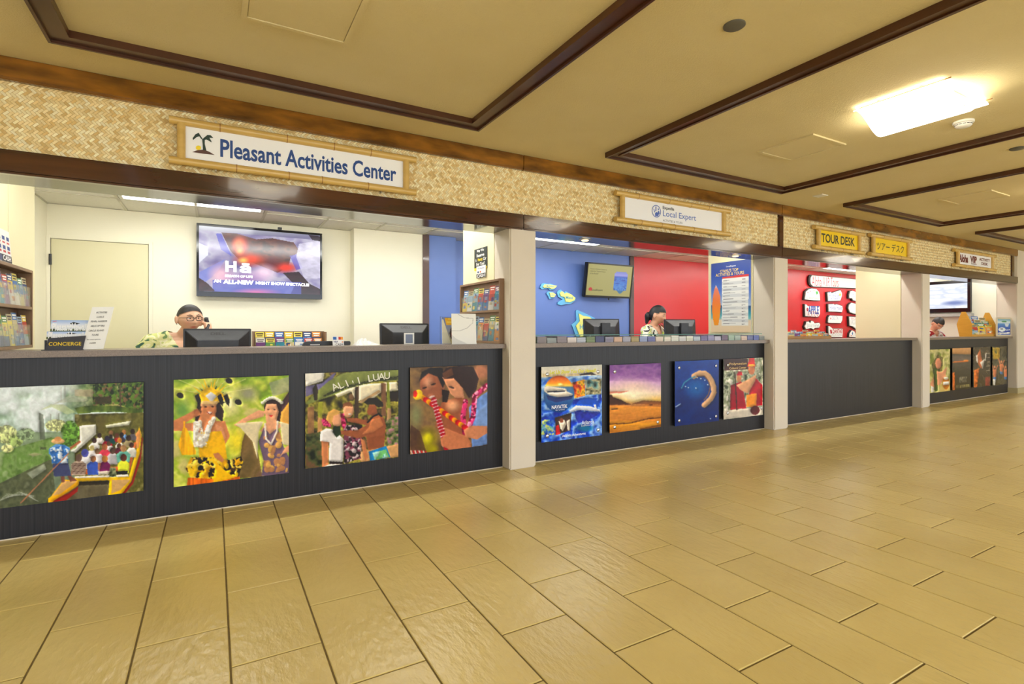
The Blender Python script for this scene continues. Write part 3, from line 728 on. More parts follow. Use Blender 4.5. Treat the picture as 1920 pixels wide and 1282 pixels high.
c.l((84, 70, 52), 12, (1110, 110), (1112, 310)); c.l((150, 150, 140), 14, (600, 120), (600, 260), a=.5); c.l((150, 150, 140), 14, (565, 130), (565, 260), a=.4)
c.p((172, 176, 156), (480, 290), (640, 205), (800, 240), (780, 260), (560, 270), a=.6); c.p((188, 202, 150), (370, 340), (470, 285), (590, 290), (700, 360), (620, 380), (480, 310), a=.7)
c.mottle(c.mask_poly([(690, 380), (1325, 365), (1325, 1130), (690, 1130)]), [(70, 66, 22), (112, 108, 52), (86, 84, 36), (140, 132, 80)], 14, 10, 9)
c.p((232, 232, 226), (735, 485), (885, 470), (890, 560), (800, 640), (700, 730), (650, 720), (740, 600), a=.9, nz=.12); c.p((226, 226, 214), (975, 480), (1210, 440), (1190, 480), (980, 505), a=.75, nz=.3)
c.p((96, 88, 44), (885, 400), (975, 395), (970, 560), (890, 560), a=.8)
c.mottle(c.mask_poly([(-130, 760), (470, 590), (740, 610), (700, 690), (450, 800), (0, 1010), (-130, 1060)]), [(92, 120, 60), (130, 156, 96), (108, 140, 72), (150, 170, 120)], 18, 10, 11)
c.p((168, 160, 130), (260, 745), (320, 728), (390, 745), (310, 765), a=.7); c.p((76, 84, 60), (375, 680), (430, 680), (430, 705), (370, 700), a=.8)
for x, y, rx, ry, cc in ((60, 560, 110, 90, (188, 196, 140)), (150, 620, 70, 60, (150, 168, 108)), (70, 690, 60, 40, (200, 204, 150)), (520, 480, 105, 60, (198, 204, 150)), (650, 540, 90, 110, (104, 146, 62)), (620, 640, 90, 40, (92, 130, 56)), (240, 560, 90, 60, (140, 160, 124))):
    c.e(cc, x, y, rx, ry, soft=.35); m = ((c.U - x) / rx) ** 2 + ((c.V - y) / ry) ** 2 < .9; c.fleck(m, [tuple(min(255, q * 1.2) for q in cc), tuple(q * .75 for q in cc)], 120, 3, int(x))
c.p((96, 104, 90), (360, 360), (400, 380), (410, 470), (420, 610), (370, 610), (365, 470), a=.85); c.l((120, 128, 112), 10, (470, 380), (470, 450), a=.6); c.l((120, 128, 112), 12, (545, 370), (545, 430), a=.6)
c.mottle(c.mask_poly([(-130, 1060), (0, 1010), (450, 800), (480, 790), (520, 1180), (440, 1300), (-130, 1300)]), [(64, 72, 50), (98, 104, 78), (80, 86, 64), (120, 124, 100)], 12, 8, 12)
c.p((190, 196, 186), (250, 920), (410, 830), (430, 880), (300, 970), a=.5, nz=.4)
for k in range(7): c.l((196, 200, 190), 5, (-20 + k * 14, 1180 - k * 12), (180 + k * 22, 1090 + k * 6), (360 - k * 10, 1180 - k * 4), a=.5)
c.mottle(c.mask_poly([(640, 1000), (1010, 985), (1000, 1140), (520, 1200)]), [(84, 76, 54), (112, 104, 80)], 20, 8, 14); c.p((44, 38, 26), (720, 1000), (1010, 990), (1005, 1025), (720, 1035))
c.p((150, 36, 30), (640, 1100), (725, 1040), (715, 1090), (600, 1180), (470, 1200), (500, 1160)); c.p((150, 40, 30), (1120, 1110), (1215, 1000), (1300, 720), (1308, 590), (1320, 600), (1300, 800), (1230, 1020), (1160, 1105))
c.p((238, 178, 28), (448, 1150), (470, 1135), (590, 980), (735, 985), (725, 1030), (640, 1090), (500, 1170), (470, 1200), (448, 1195)); c.p((206, 164, 108), (480, 1130), (590, 990), (715, 995), (560, 1110))
c.p((246, 198, 20), (1000, 1130), (1014, 975), (1190, 955), (1262, 700), (1270, 560), (1285, 494), (1308, 570), (1290, 740), (1212, 1000), (1120, 1120)); c.p((208, 168, 112), (1030, 1110), (1035, 985), (1190, 975), (1200, 990), (1110, 1080)); c.p((214, 150, 90), (1250, 560), (1288, 520), (1300, 570), (1280, 690), (1262, 700))
c.p((196, 106, 60), (660, 940), (1200, 900), (1262, 640), (1240, 640), (1180, 850), (660, 900)); c.p((236, 190, 30), (655, 965), (1190, 955), (1190, 980), (720, 998), (655, 985)); c.p((226, 220, 208), (690, 950), (1180, 935), (1190, 955), (690, 968))
for x, y, hr, hc, scol, w, h in ((1025, 550, 20, (140, 100, 70), (206, 196, 180), 30, 40), (1145, 545, 20, (170, 120, 70), (120, 160, 210), 34, 46), (1225, 540, 22, (50, 34, 26), (90, 84, 90), 36, 60), (920, 575, 20, (52, 38, 32), (226, 220, 216), 42, 55), (1080, 575, 20, (90, 56, 40), (150, 40, 44), 34, 40), (1125, 570, 20, (40, 30, 26), (60, 50, 66), 34, 50), (1025, 585, 18, (44, 34, 30), (20, 70, 70), 42, 50), (872, 620, 22, (56, 40, 36), (232, 228, 226), 52, 60), (990, 605, 24, (46, 40, 62), (170, 24, 50), 50, 50), (1105, 620, 22, (190, 130, 60), (236, 232, 226), 40, 60), (1188, 600, 24, (56, 40, 30), (160, 146, 110), 52, 60), (1005, 650, 20, (80, 60, 44), (230, 226, 224), 56, 60), (850, 690, 22, (190, 176, 120), (228, 224, 224), 52, 60), (1100, 670, 20, (90, 60, 40), (92, 30, 50), 46, 50), (1215, 665, 22, (70, 42, 34), (216, 214, 206), 46, 90), (968, 680, 26, (148, 92, 58), (206, 70, 90), 56, 60), (785, 735, 34, (70, 74, 140), (234, 232, 236), 70, 110), (900, 720, 24, (120, 90, 60), (226, 222, 226), 62, 100), (1040, 715, 26, (84, 60, 50), (190, 186, 192), 52, 100), (1140, 695, 28, (170, 130, 90), (110, 176, 160), 66, 100), (728, 780, 30, (92, 72, 62), (176, 156, 140), 72, 130), (862, 790, 26, (140, 96, 62), (62, 92, 180), 60, 120), (968, 790, 28, (176, 120, 60), (110, 26, 84), 52, 90), (1142, 780, 30, (84, 44, 30), (222, 226, 70), 56, 110)):
    c.p(scol, (x - w, y + hr + 30), (x - w * .5, y + hr), (x + w * .5, y + hr), (x + w, y + hr + 30), (x + w * .85, y + hr + h), (x - w * .85, y + hr + h), nz=.12, seed=int(x)); c.e(hc, x, y, hr, hr * 1.15)
for k in range(7): c.l((86, 62, 56), 6, (665, 835 + k * 14), (790, 835 + k * 14))
c.p((190, 130, 96), (905, 830), (930, 825), (925, 880), (905, 900)); c.p((20, 22, 20), (1075, 905), (1180, 900), (1175, 935), (1080, 935)); c.p((216, 206, 190), (905, 905), (1015, 900), (1000, 935), (910, 935)); c.mottle(c.mask_poly([(1015, 870), (1070, 870), (1075, 955), (1010, 955)]), [(40, 50, 30), (200, 204, 160)], 60, 40, 15)
c.l((148, 92, 64), 22, (640, 700), (690, 665), (735, 632)); c.p((96, 146, 204), (455, 690), (520, 650), (600, 660), (650, 690), (640, 720), (625, 740), (630, 830), (480, 830), (475, 760), (450, 740), nz=.2); c.fleck(c.mask_poly([(460, 690), (600, 660), (640, 700), (625, 830), (480, 830)]), [(214, 226, 240), (60, 110, 176)], 90, 4, 16)
c.p((66, 72, 108), (485, 832), (632, 828), (660, 945), (500, 950)); c.p((120, 76, 60), (560, 950), (600, 950), (600, 1000), (570, 1005)); c.p((120, 76, 60), (625, 945), (655, 945), (715, 988), (650, 1000))
c.e((222, 180, 130), 536, 625, 62, 26); c.e((206, 150, 100), 536, 605, 34, 22); c.l((176, 122, 92), 11, (195, 1190), (632, 740))
g = np.clip(1.1 - np.hypot((c.U - 90) / 760, (c.V - 130) / 420), 0, 1) * .5  # reflected daylight glare, painted into the print's upper left as a white haze
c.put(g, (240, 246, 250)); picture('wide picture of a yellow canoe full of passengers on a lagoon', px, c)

# --- 2: two dancers
px = [(324.5, 713), (541, 702.7), (541.8, 885.5), (327, 913.5)]
c = Canvas(crop(px, 300, 640, 4.274), 240, 220)
c.mottle(None, [(120, 150, 40), (190, 200, 80), (214, 216, 110), (160, 180, 60), (200, 190, 120)], 4, 4, 21)
c.e((150, 150, 120), 700, 420, 120, 90, soft=.8); c.e((110, 150, 70), 180, 560, 90, 120, soft=.8); c.e((232, 214, 60), 620, 800, 130, 140, soft=.8); c.e((232, 226, 170), 560, 500, 120, 150, soft=.9)
c.p((94, 62, 50), (690, 700), (760, 780), (800, 960), (820, 1080), (560, 1100), (640, 960), (660, 800), a=.75); c.p((226, 160, 70), (960, 560), (1040, 480), (1040, 700), (960, 640), a=.8); c.p((70, 46, 50), (950, 520), (1030, 400), (1040, 470), (975, 560)); c.p((150, 150, 150), (870, 330), (1030, 280), (1030, 400), (900, 440), a=.6)
for k in range(9): a = -2.9 + k * .33; c.l((236, 226, 170), 4, (410 + 120 * math.cos(a), 440 + 110 * math.sin(a)), (410 + 330 * math.cos(a), 440 + 250 * math.sin(a)), a=.8)
for x, y in ((160, 438), (625, 488), (550, 318)): c.e((24, 20, 18), x, y, 28, 22, rot=.4)
c.p((44, 30, 28), (300, 500), (280, 640), (330, 640), (440, 600), (500, 650), (510, 560), (470, 480))
c.p(SK, (335, 560), (440, 560), (450, 640), (520, 640), (560, 760), (480, 900), (440, 920), (430, 880), (490, 770), (440, 720), (300, 760), (260, 720), (110, 720), (108, 690), (200, 660), (300, 650))
c.p(SK, (108, 640), (210, 590), (300, 540), (330, 590), (270, 615), (150, 690), (112, 690)); c.p(SKD, (270, 545), (330, 550), (325, 580), (270, 590), a=.5); c.p(SKL, (440, 660), (500, 690), (530, 770), (460, 860), (470, 780), a=.5)
c.e(SK, 390, 545, 62, 72); c.p((196, 150, 110), (315, 500), (455, 495), (450, 520), (320, 525)); c.e((60, 30, 24), 365, 528, 12, 6); c.e((60, 30, 24), 420, 525, 12, 6); c.e((236, 220, 210), 398, 574, 22, 8); c.l((140, 50, 44), 4, (372, 566), (400, 588), (424, 566))
for k in range(16): a = math.pi + .25 + k * math.pi * .92 / 15; r0, r1 = 95, 150 + 30 * (k % 3); col_ = (24, 20, 18) if k % 3 == 0 else (236, 190, 20); c.p(col_, (405 + r0 * .7 * math.cos(a - .12), 490 + r0 * math.sin(a - .12)), (405 + r1 * .85 * math.cos(a), 490 + r1 * math.sin(a)), (405 + r0 * .7 * math.cos(a + .14), 490 + r0 * math.sin(a + .14)))
c.p((232, 188, 24), (300, 470), (330, 400), (390, 370), (460, 390), (510, 430), (500, 490), (330, 500), nz=.3); c.p((206, 204, 206), (360, 440), (405, 405), (455, 440), (410, 490)); c.p((226, 190, 130), (330, 480), (470, 480), (455, 505), (325, 505))
for x in (300, 480, 530): c.p((22, 18, 18), (x, 500), (x - 24, 440), (x + 6, 420), (x + 26, 470), (x + 22, 525))
c.p((236, 184, 20), (330, 730), (490, 720), (520, 800), (540, 940), (320, 940), (310, 840), nz=.12); c.l((246, 240, 226), 34, (320, 650), (285, 740), (285, 830), (330, 835), (370, 750), (430, 620)); c.fleck(c.mask_poly([(265, 640), (330, 640), (350, 740), (390, 640), (440, 610), (370, 850), (270, 850)]), [(206, 196, 180), (255, 250, 240)], 160, 3, 24)
c.p((240, 178, 14), (190, 680), (215, 700), (290, 880), (290, 905), (180, 915), (150, 830), nz=.25, ns=(60, 4)); c.l((240, 178, 14), 16, (195, 650), (195, 690))
m = c.mask_poly([(210, 1020), (250, 930), (400, 930), (560, 950), (650, 920), (668, 960), (630, 1080), (440, 1120), (250, 1090)]); c.put(m, (70, 44, 24)); c.fleck(m, [(238, 196, 30), (26, 20, 16), (216, 160, 20), (240, 210, 90)], 260, 5, 25)
c.p((224, 110, 26), (230, 1090), (430, 1100), (640, 1080), (640, 1110), (400, 1150), (220, 1165), nz=.3, ns=(70, 3)); c.p((240, 190, 20), (450, 960), (500, 1010), (600, 1090), (430, 1130)); c.p(SK, (430, 900), (470, 890), (520, 950), (500, 970), (440, 930))
# second woman
c.p((46, 30, 28), (830, 520), (860, 460), (930, 450), (975, 520), (960, 640), (930, 640), (840, 590)); c.p(SKL, (835, 560), (850, 500), (930, 500), (950, 560), (935, 620), (930, 650), (980, 670), (900, 740), (800, 720), (850, 650), (845, 610)); c.p(SKL, (590, 670), (660, 620), (790, 550), (840, 560), (830, 600), (700, 640), (640, 690))
for k in range(9): c.e((240, 236, 214), 820 + k * 19, 490 - 40 * math.sin(k / 8 * 3.1), 15, 13)
c.e((90, 50, 40), 865, 545, 10, 5); c.e((90, 50, 40), 915, 545, 10, 5); c.p((200, 40, 50), (868, 590), (905, 590), (888, 606))
c.p((222, 208, 172), (600, 660), (700, 650), (830, 640), (790, 720), (780, 940), (740, 800), (650, 700)); c.p((222, 208, 172), (960, 640), (1030, 660), (1035, 830), (980, 820), (970, 740)); c.p((112, 92, 112), (830, 690), (880, 740), (940, 690), (985, 830), (1035, 930), (1035, 1055), (815, 1075), (830, 950), (790, 800)); c.fleck(c.mask_poly([(830, 760), (960, 720), (1030, 1040), (830, 1050)]), [(214, 168, 96), (180, 130, 90)], 26, 8, 27); c.p(SKL, (955, 930), (1000, 850), (1035, 820), (1035, 880), (980, 900))
c.l((240, 228, 214), 14, (840, 660), (850, 780), (890, 820), (935, 720), (940, 640)); picture('picture of a dancer in a yellow feather headdress beside a second woman', px, c)

# --- 3: welcome under the carved arch
px = [(569.7, 702), (744.5, 691.8), (749, 857), (575, 878.5)]
c = Canvas(crop(px, 550, 660, 4.683), 200, 196)
c.mottle(None, [(40, 36, 18), (96, 92, 34), (170, 160, 70), (60, 54, 30), (120, 90, 60)], 10, 10, 31)
c.p((236, 232, 222), (92, 195), (260, 185), (250, 260), (100, 310)); c.p((112, 104, 150), (100, 310), (240, 280), (330, 200), (360, 185), (300, 320), (150, 380), (105, 400), a=.9, nz=.2)
c.p((236, 226, 196), (320, 330), (540, 290), (900, 255), (912, 330), (760, 350), (700, 400), (540, 430), (500, 350), (380, 400)); c.p((200, 166, 120), (560, 440), (740, 330), (760, 345), (590, 450)); c.p((40, 32, 26), (800, 350), (915, 340), (915, 430), (820, 430))
c.p((126, 134, 70), (100, 460), (200, 350), (300, 260), (420, 190), (640, 160), (910, 150), (912, 245), (700, 260), (480, 320), (300, 400), (210, 430), (130, 465), nz=.15); c.l((70, 66, 36), 10, (260, 390), (330, 350), (480, 300), (690, 250), (912, 230)); c.fleck(c.mask_poly([(250, 380), (480, 290), (700, 235), (912, 205), (912, 240), (700, 258), (480, 318), (260, 400)]), [(52, 56, 30)], 120, 3, 33)
c.p((46, 38, 26), (160, 330), (190, 280), (210, 340), (205, 430), (180, 430)); c.p((146, 110, 72), (125, 490), (180, 480), (190, 810), (135, 820), nz=.2); c.p((150, 150, 50), (215, 440), (250, 440), (252, 580), (215, 580)); c.p((186, 140, 90), (215, 580), (255, 580), (250, 810), (212, 810))
c.p((66, 50, 36), (530, 310), (565, 300), (565, 600), (530, 600)); c.p((120, 86, 60), (760, 270), (800, 270), (810, 560), (770, 560)); c.p((130, 136, 50), (808, 260), (830, 260), (850, 490), (820, 490)); c.p((176, 140, 100), (820, 490), (855, 490), (858, 600), (820, 600))
c.mottle(c.mask_poly([(810, 600), (925, 540), (935, 800), (830, 840)]), [(46, 60, 30), (112, 126, 70), (170, 120, 130)], 30, 30, 34); c.p((206, 160, 110), (560, 880), (935, 800), (937, 912), (700, 945), (600, 960)); c.mottle(c.mask_poly([(118, 720), (240, 700), (270, 1010), (120, 1025)]), [(24, 30, 16), (76, 84, 46), (110, 80, 56)], 12, 18, 35)
# man behind
c.p((60, 40, 48), (440, 640), (600, 640), (610, 760), (590, 930), (450, 975)); c.fleck(c.mask_poly([(440, 640), (600, 640), (600, 930), (450, 975)]), [(196, 180, 180), (120, 60, 80), (30, 22, 26)], 240, 4, 36); c.p(SK, (590, 750), (630, 780), (665, 920), (640, 955), (620, 900)); c.e(SKL, 478, 510, 46, 64); c.p((120, 76, 46), (425, 500), (430, 455), (480, 435), (515, 465), (510, 480), (450, 475)); c.e((240, 230, 220), 490, 545, 14, 6)
# dancer right
c.p(SKD, (640, 520), (660, 460), (720, 460), (735, 540), (790, 570), (812, 640), (800, 830), (660, 860), (640, 740), (560, 755), (420, 720), (400, 690), (560, 685), (640, 640), (470, 610), (460, 575), (560, 580), (650, 600), (690, 550), (650, 550)); c.p((214, 140, 92), (680, 590), (760, 570), (790, 640), (700, 700), (600, 720), (660, 660), a=.6); c.p((130, 74, 46), (660, 750), (800, 720), (795, 830), (670, 850), a=.5)
c.p((38, 34, 26), (610, 440), (650, 405), (720, 395), (780, 440), (785, 475), (740, 485), (700, 455), (640, 460)); c.l((30, 26, 26), 16, (650, 615), (700, 560), (745, 540), (770, 560))
c.p((30, 120, 176), (665, 870), (820, 820), (860, 920), (680, 950), nz=.2); c.fleck(c.mask_poly([(700, 880), (820, 850), (850, 920), (720, 940)]), [(170, 214, 200), (120, 190, 120)], 26, 6, 38)
# woman left
c.p((234, 228, 224), (240, 700), (290, 670), (350, 680), (400, 720), (440, 760), (445, 920), (440, 960), (320, 960), (320, 790), (240, 780)); c.p(SK, (250, 780), (312, 790), (320, 980), (330, 1005), (265, 1010)); c.p((40, 30, 30), (325, 955), (440, 960), (440, 980), (325, 980)); c.p((226, 218, 206), (325, 980), (440, 980), (440, 985), (260, 1010))
c.e(SKL, 380, 590, 46, 66); c.p((206, 160, 90), (285, 590), (300, 530), (350, 500), (405, 520), (400, 545), (350, 560), (335, 640), (290, 630)); m = c.mask_poly([(245, 600), (270, 580), (330, 640), (330, 660), (260, 650)]) | c.mask_poly([(410, 540), (440, 540), (465, 640), (440, 680), (420, 640)]); c.put(m, (170, 30, 80)); c.fleck(m, [(220, 80, 130), (120, 16, 50)], 70, 3, 39); c.p((30, 44, 24), (350, 650), (410, 650), (420, 720), (380, 750), (345, 700))
tt = picture('picture of three people exchanging a flower lei under a carved arch', px, c)
t, Y, x0, x1, z0, z1 = tt
for k, ch in enumerate("ALI'I LUAU"):
    s = k / 9.0; gx_, gz_ = .30 + .57 * s, .125 - .15 * (1 - (1 - s) ** 1.6) + .01
    if ch == ' ': continue
    gz_ = .155 - .15 * s + .055 * s * s
    a = .5 * (1 - s); ca, sa = math.cos(a), math.sin(a)
    word(t, ch, (x0 + (x1 - x0) * gx_, Y + .0008, z1 - (z1 - z0) * max(gz_, .05)), (ca, 0, sa), (-sa, 0, ca), height=.052 if ch != "'" else .02, bold=.01, col=L4((226, 222, 200)))

# --- 4: two people with red and yellow feather sticks
px = [(766.8, 690.6), (911.6, 682.8), (915.8, 832.5), (771, 853)]
c = Canvas(crop(px, 550, 660, 4.683), 165, 165)
c.mottle(None, [(96, 74, 50), (140, 110, 70), (120, 92, 66), (80, 62, 44)], 4, 5, 41)
c.e((150, 140, 30), 1190, 780, 110, 150, soft=.7); c.e((206, 196, 30), 1190, 760, 50, 60, soft=.6); c.e((130, 130, 90), 1080, 560, 80, 160, soft=.8); c.e((160, 150, 20), 1230, 850, 70, 50, soft=.7); c.e((180, 120, 90), 1640, 170, 90, 90, soft=.6); c.p((70, 44, 34), (1035, 640), (1120, 700), (1180, 880), (1040, 890), a=.7)
c.p((150, 88, 60), (1300, 440), (1480, 380), (1560, 470), (1540, 740), (1570, 830), (1380, 850), (1300, 720), (1250, 650)); c.e((226, 168, 130), 1400, 470, 80, 70, soft=.7); c.p((190, 120, 84), (1330, 660), (1540, 740), (1570, 800), (1420, 850), (1350, 740))
c.e((150, 92, 66), 1215, 300, 105, 130, rot=-.3); c.e((206, 150, 120), 1180, 270, 60, 70, soft=.8); c.p((34, 28, 30), (1100, 260), (1120, 180), (1200, 140), (1300, 140), (1330, 260), (1310, 320), (1260, 220), (1180, 190)); c.e((50, 30, 26), 1150, 318, 22, 8, rot=-.3); c.e((50, 30, 26), 1225, 285, 22, 8, rot=-.3); c.e((226, 200, 190), 1215, 395, 26, 10, rot=-.3); c.p((40, 30, 30), (1300, 330), (1370, 340), (1350, 440), (1310, 440))
c.p((206, 146, 112), (1300, 220), (1400, 200), (1480, 300), (1500, 400), (1420, 400), (1380, 370), (1360, 330)); c.p((48, 32, 32), (1295, 210), (1330, 140), (1450, 120), (1570, 130), (1620, 230), (1600, 330), (1540, 400), (1480, 310), (1400, 230), (1320, 240)); c.p((120, 76, 50), (1300, 190), (1380, 140), (1400, 200), (1320, 240), a=.6); c.e((70, 50, 46), 1385, 310, 26, 8, rot=.3)
c.p((112, 142, 196), (1540, 480), (1640, 380), (1700, 340), (1710, 800), (1580, 825), (1560, 680), nz=.15); c.p((146, 172, 216), (1600, 520), (1700, 440), (1708, 700), (1600, 760), a=.5)
for a, b in (((1690, 290), (1590, 380)), ((1590, 380), (1580, 560)), ((1580, 560), (1530, 690)), ((1510, 430), (1490, 560)), ((1490, 560), (1510, 700))):
    c.l((150, 20, 70), 44, a, b)
c.fleck((c.U > 1450) & (c.U < 1700) & (c.V > 280) & (c.V < 700) & (np.abs(c.img[..., 0] - 150) < 3) & (np.abs(c.img[..., 1] - 20) < 3), [(214, 60, 120), (240, 150, 180), (110, 10, 50)], 130, 4, 42)
for k in range(14):
    s = k / 14; a = (1130 + 400 * s, 400 + 270 * s); b = (1130 + 400 * (s + .075), 400 + 270 * (s + .075)); c.l((186, 20, 36) if k % 2 else (226, 150, 20), 44, a, b)
c.e((230, 190, 40), 1092, 380, 40, 46, rot=.5); c.e((200, 40, 30), 1068, 372, 18, 30)
for k in range(15):
    s = k / 15; a = (1232 + 120 * s, 420 + 420 * s); b = (1232 + 120 * (s + .07), 420 + 420 * (s + .07)); c.l((168, 20, 40), 44, a, b); c.l((236, 214, 214), 8, (a[0] - 20, a[1] + 14), (a[0] + 22, a[1] - 2))
c.p((200, 134, 98), (1500, 680), (1560, 640), (1706, 640), (1708, 700), (1620, 760), (1520, 740)); c.p((196, 124, 88), (1300, 760), (1340, 720), (1420, 770), (1560, 790), (1570, 830), (1400, 860), (1310, 820))
for k in range(8): c.l((176, 30, 40) if k % 2 else (226, 190, 180), 12, (1045 + k * 18, 870), (1055 + k * 18, 895))
picture('picture of a man and woman with red and yellow feather sticks', px, c)

# --- blue booth pictures, fixed with round bolts
B4 = ((.09, .1), (.93, .1), (.09, .92), (.93, .92))
px = [(1014, 688.5), (1128, 683), (1129, 815.5), (1016, 829.5)]
c = Canvas(crop(px, 1000, 670, 7.543), 150, 172)
c.grad([(100, (206, 206, 196)), (260, (226, 214, 190)), (300, (160, 190, 220)), (700, (110, 150, 210)), (1200, (30, 80, 170))])
c.p((60, 54, 60), (645, 240), (760, 215), (810, 208), (890, 248), (650, 256)); c.mottle(c.mask_poly([(110, 240), (640, 230), (640, 262), (110, 290)]), [(200, 180, 140), (240, 226, 190)], 30, 4, 51)
c.mottle(c.mask_poly([(110, 290), (960, 250), (970, 1110), (125, 1200)]), [(70, 120, 200), (190, 212, 236), (110, 160, 220), (30, 80, 190)], 7, 14, 52, a=.8); c.mottle(c.mask_poly([(120, 790), (500, 740), (560, 600), (960, 520), (972, 1105), (125, 1205)]), [(16, 40, 150), (40, 90, 200), (150, 190, 240), (24, 60, 180)], 7, 9, 53)
c.mottle(c.mask_poly([(540, 360), (720, 310), (730, 540), (580, 580)]), [(70, 30, 20), (190, 60, 30), (240, 190, 40), (60, 40, 40)], 14, 12, 54); c.mottle(c.mask_poly([(725, 320), (960, 300), (960, 520), (735, 530)]), [(30, 36, 30), (90, 130, 130), (200, 190, 150), (60, 60, 40)], 8, 10, 55)
m = ((c.U - 360) / 215) ** 2 + ((c.V - 520) / 260) ** 2 < 1; c.grad([(260, (180, 70, 20)), (370, (240, 150, 40)), (405, (250, 210, 100)), (425, (90, 130, 170)), (640, (40, 90, 150)), (780, (10, 60, 120))], m); c.e((255, 240, 160), 380, 385, 46, 26, soft=.7)
c.p((226, 216, 200), (150, 430), (200, 408), (460, 445), (470, 480), (560, 520), (520, 560), (330, 560), (230, 540), (150, 480)); c.p((40, 44, 60), (190, 480), (450, 470), (440, 490), (200, 500)); c.p((40, 56, 110), (180, 530), (300, 570), (560, 540), (540, 590), (320, 640), (210, 600))
m = ((c.U - 770) / 170) ** 2 + ((c.V - 690) / 120) ** 2 < 1; c.put(m & (c.V < 700), (30, 84, 190)); c.p((220, 226, 240), (510, 750), (600, 680), (800, 690), (945, 740), (945, 765), (640, 745), (520, 775)); c.p((44, 56, 160), (580, 760), (940, 780), (800, 880), (640, 930), (600, 860), nz=.3); c.p((226, 230, 240), (850, 670), (880, 665), (900, 730), (870, 730))
c.p((60, 44, 40), (310, 850), (540, 780), (525, 1030), (315, 1095)); c.p((196, 40, 40), (318, 970), (360, 950), (390, 1080), (320, 1095)); c.p((236, 222, 200), (360, 900), (440, 880), (470, 940), (420, 1040), (390, 1010)); c.e((120, 70, 50), 400, 890, 28, 34); c.p((226, 214, 196), (470, 900), (520, 870), (520, 1030), (490, 1030)); c.fleck((c.U < 300) & (c.V > 880) & (c.V < 1090), [(110, 170, 160), (200, 210, 120), (60, 110, 190)], 60, 3, 56); c.e((20, 110, 150), 730, 1000, 150, 60, soft=.6)
t, Y, x0, x1, z0, z1 = picture('bolted blue cruise poster with a ship in a sunset circle', px, c, .035, .012, B4, group='bolted pictures under the blue booth')
def pw(s, xa, xb, yc, h, col, cc=((106, 132), (958, 98)), **k):
    word(t, s, (x0 + (x1 - x0) * ((xa + xb) / 2 - 112) / 855, Y + .0006, z1 - (z1 - z0) * yc), (1, 0, 0), (0, 0, 1), width=(x1 - x0) * (xb - xa) / 855, height=h, col=L4(col), **k)
pw('Let Us Show You Our Hawaii!', 220, 880, .075, .036, (214, 206, 40), bold=.04, shear=.2); pw('NAVATEK', 250, 465, .545, .034, (236, 240, 246), bold=.02); pw('Cruises', 300, 425, .585, .014, (220, 226, 236)); pw('Atlantis', 665, 850, .795, .038, (226, 236, 244), bold=.01); pw('SUBMARINES', 660, 845, .838, .012, (220, 232, 240)); pw('Atlantis Adventures', 390, 725, .945, .024, (240, 244, 250), bold=.015)
px = [(1142.5, 686), (1238.7, 679), (1239.5, 799.5), (1143.5, 812.5)]
c = Canvas(crop(px, 990, 640, 4), 110, 134)
c.grad([(160, (104, 60, 126)), (240, (134, 84, 150)), (320, (206, 170, 200)), (390, (244, 222, 196)), (440, (250, 206, 110)), (462, (228, 150, 60)), (480, (150, 90, 50)), (490, (222, 150, 60)), (580, (196, 124, 50)), (620, (226, 160, 40)), (680, (176, 110, 30))])
c.mottle(c.V < 300, [(104, 62, 128), (170, 130, 176), (120, 74, 140)], 4, 9, 61, a=.4); c.e((255, 246, 216), 790, 412, 170, 75, soft=1.0, a=.95); c.e((250, 226, 180), 790, 330, 200, 60, soft=1.0, a=.5); c.p((196, 110, 90), (610, 380), (760, 372), (700, 390), (610, 395), a=.8)
c.p((70, 40, 26), (608, 480), (608, 410), (625, 402), (640, 420), (700, 440), (740, 462), (770, 470), (770, 474)); c.p((120, 70, 40), (770, 470), (860, 440), (1000, 445), (1000, 470), a=.8); c.mottle(c.V > 478, [(160, 96, 46), (232, 168, 80), (200, 130, 60)], 5, 40, 62, a=.25); c.l((90, 54, 26), 8, (612, 620), (760, 612), (900, 576), (1000, 566)); c.l((70, 44, 30), 8, (630, 510), (670, 505)); c.l((70, 44, 30), 7, (905, 474), (930, 472)); c.p((80, 40, 20), (840, 650), (1000, 615), (1000, 640), (845, 660), a=.6)
picture('bolted picture of a purple and orange beach sunset', px, c, .035, .012, (B4[0], B4[2], B4[3]), group='bolted pictures under the blue booth')
px = [(1264.3, 677.8), (1347, 673.8), (1348, 790), (1266, 797.5)]
c = Canvas(crop(px, 990, 640, 4), 96, 130)
c.grad([(140, (8, 70, 160)), (300, (12, 56, 130)), (450, (16, 40, 100)), (630, (10, 34, 96))]); c.mottle(None, [(8, 40, 104), (12, 60, 140)], 6, 8, 71, a=.35)
c.e((20, 90, 160), 1260, 350, 110, 100, soft=.7); c.l((196, 158, 120), 40, (1240, 262), (1280, 240), (1320, 240), (1350, 262), (1375, 300), (1390, 345), (1392, 385), (1370, 430), (1340, 460), (1320, 478)); c.l((110, 80, 66), 8, (1262, 262), (1318, 262), (1345, 290), (1364, 340), (1350, 400), (1318, 440)); c.l((60, 140, 170), 8, (1150, 350), (1170, 310), (1210, 280), (1250, 264))
for x, y in ((1256, 350), (1266, 274), (1292, 280), (1322, 292), (1200, 346), (1180, 338), (1345, 326), (1368, 580)): c.e((226, 236, 240), x, y, 5, 4)
c.p((190, 206, 226), (1105, 485), (1150, 458), (1140, 472), (1110, 490))
picture('bolted aerial picture of a crescent islet in deep blue sea', px, c, .035, .012, B4, group='bolted pictures under the blue booth')
px = [(1355, 673.5), (1429.5, 670.2), (1431.5, 777.5), (1358, 786)]
c = Canvas(crop(px, 990, 640, 4), 90, 130)
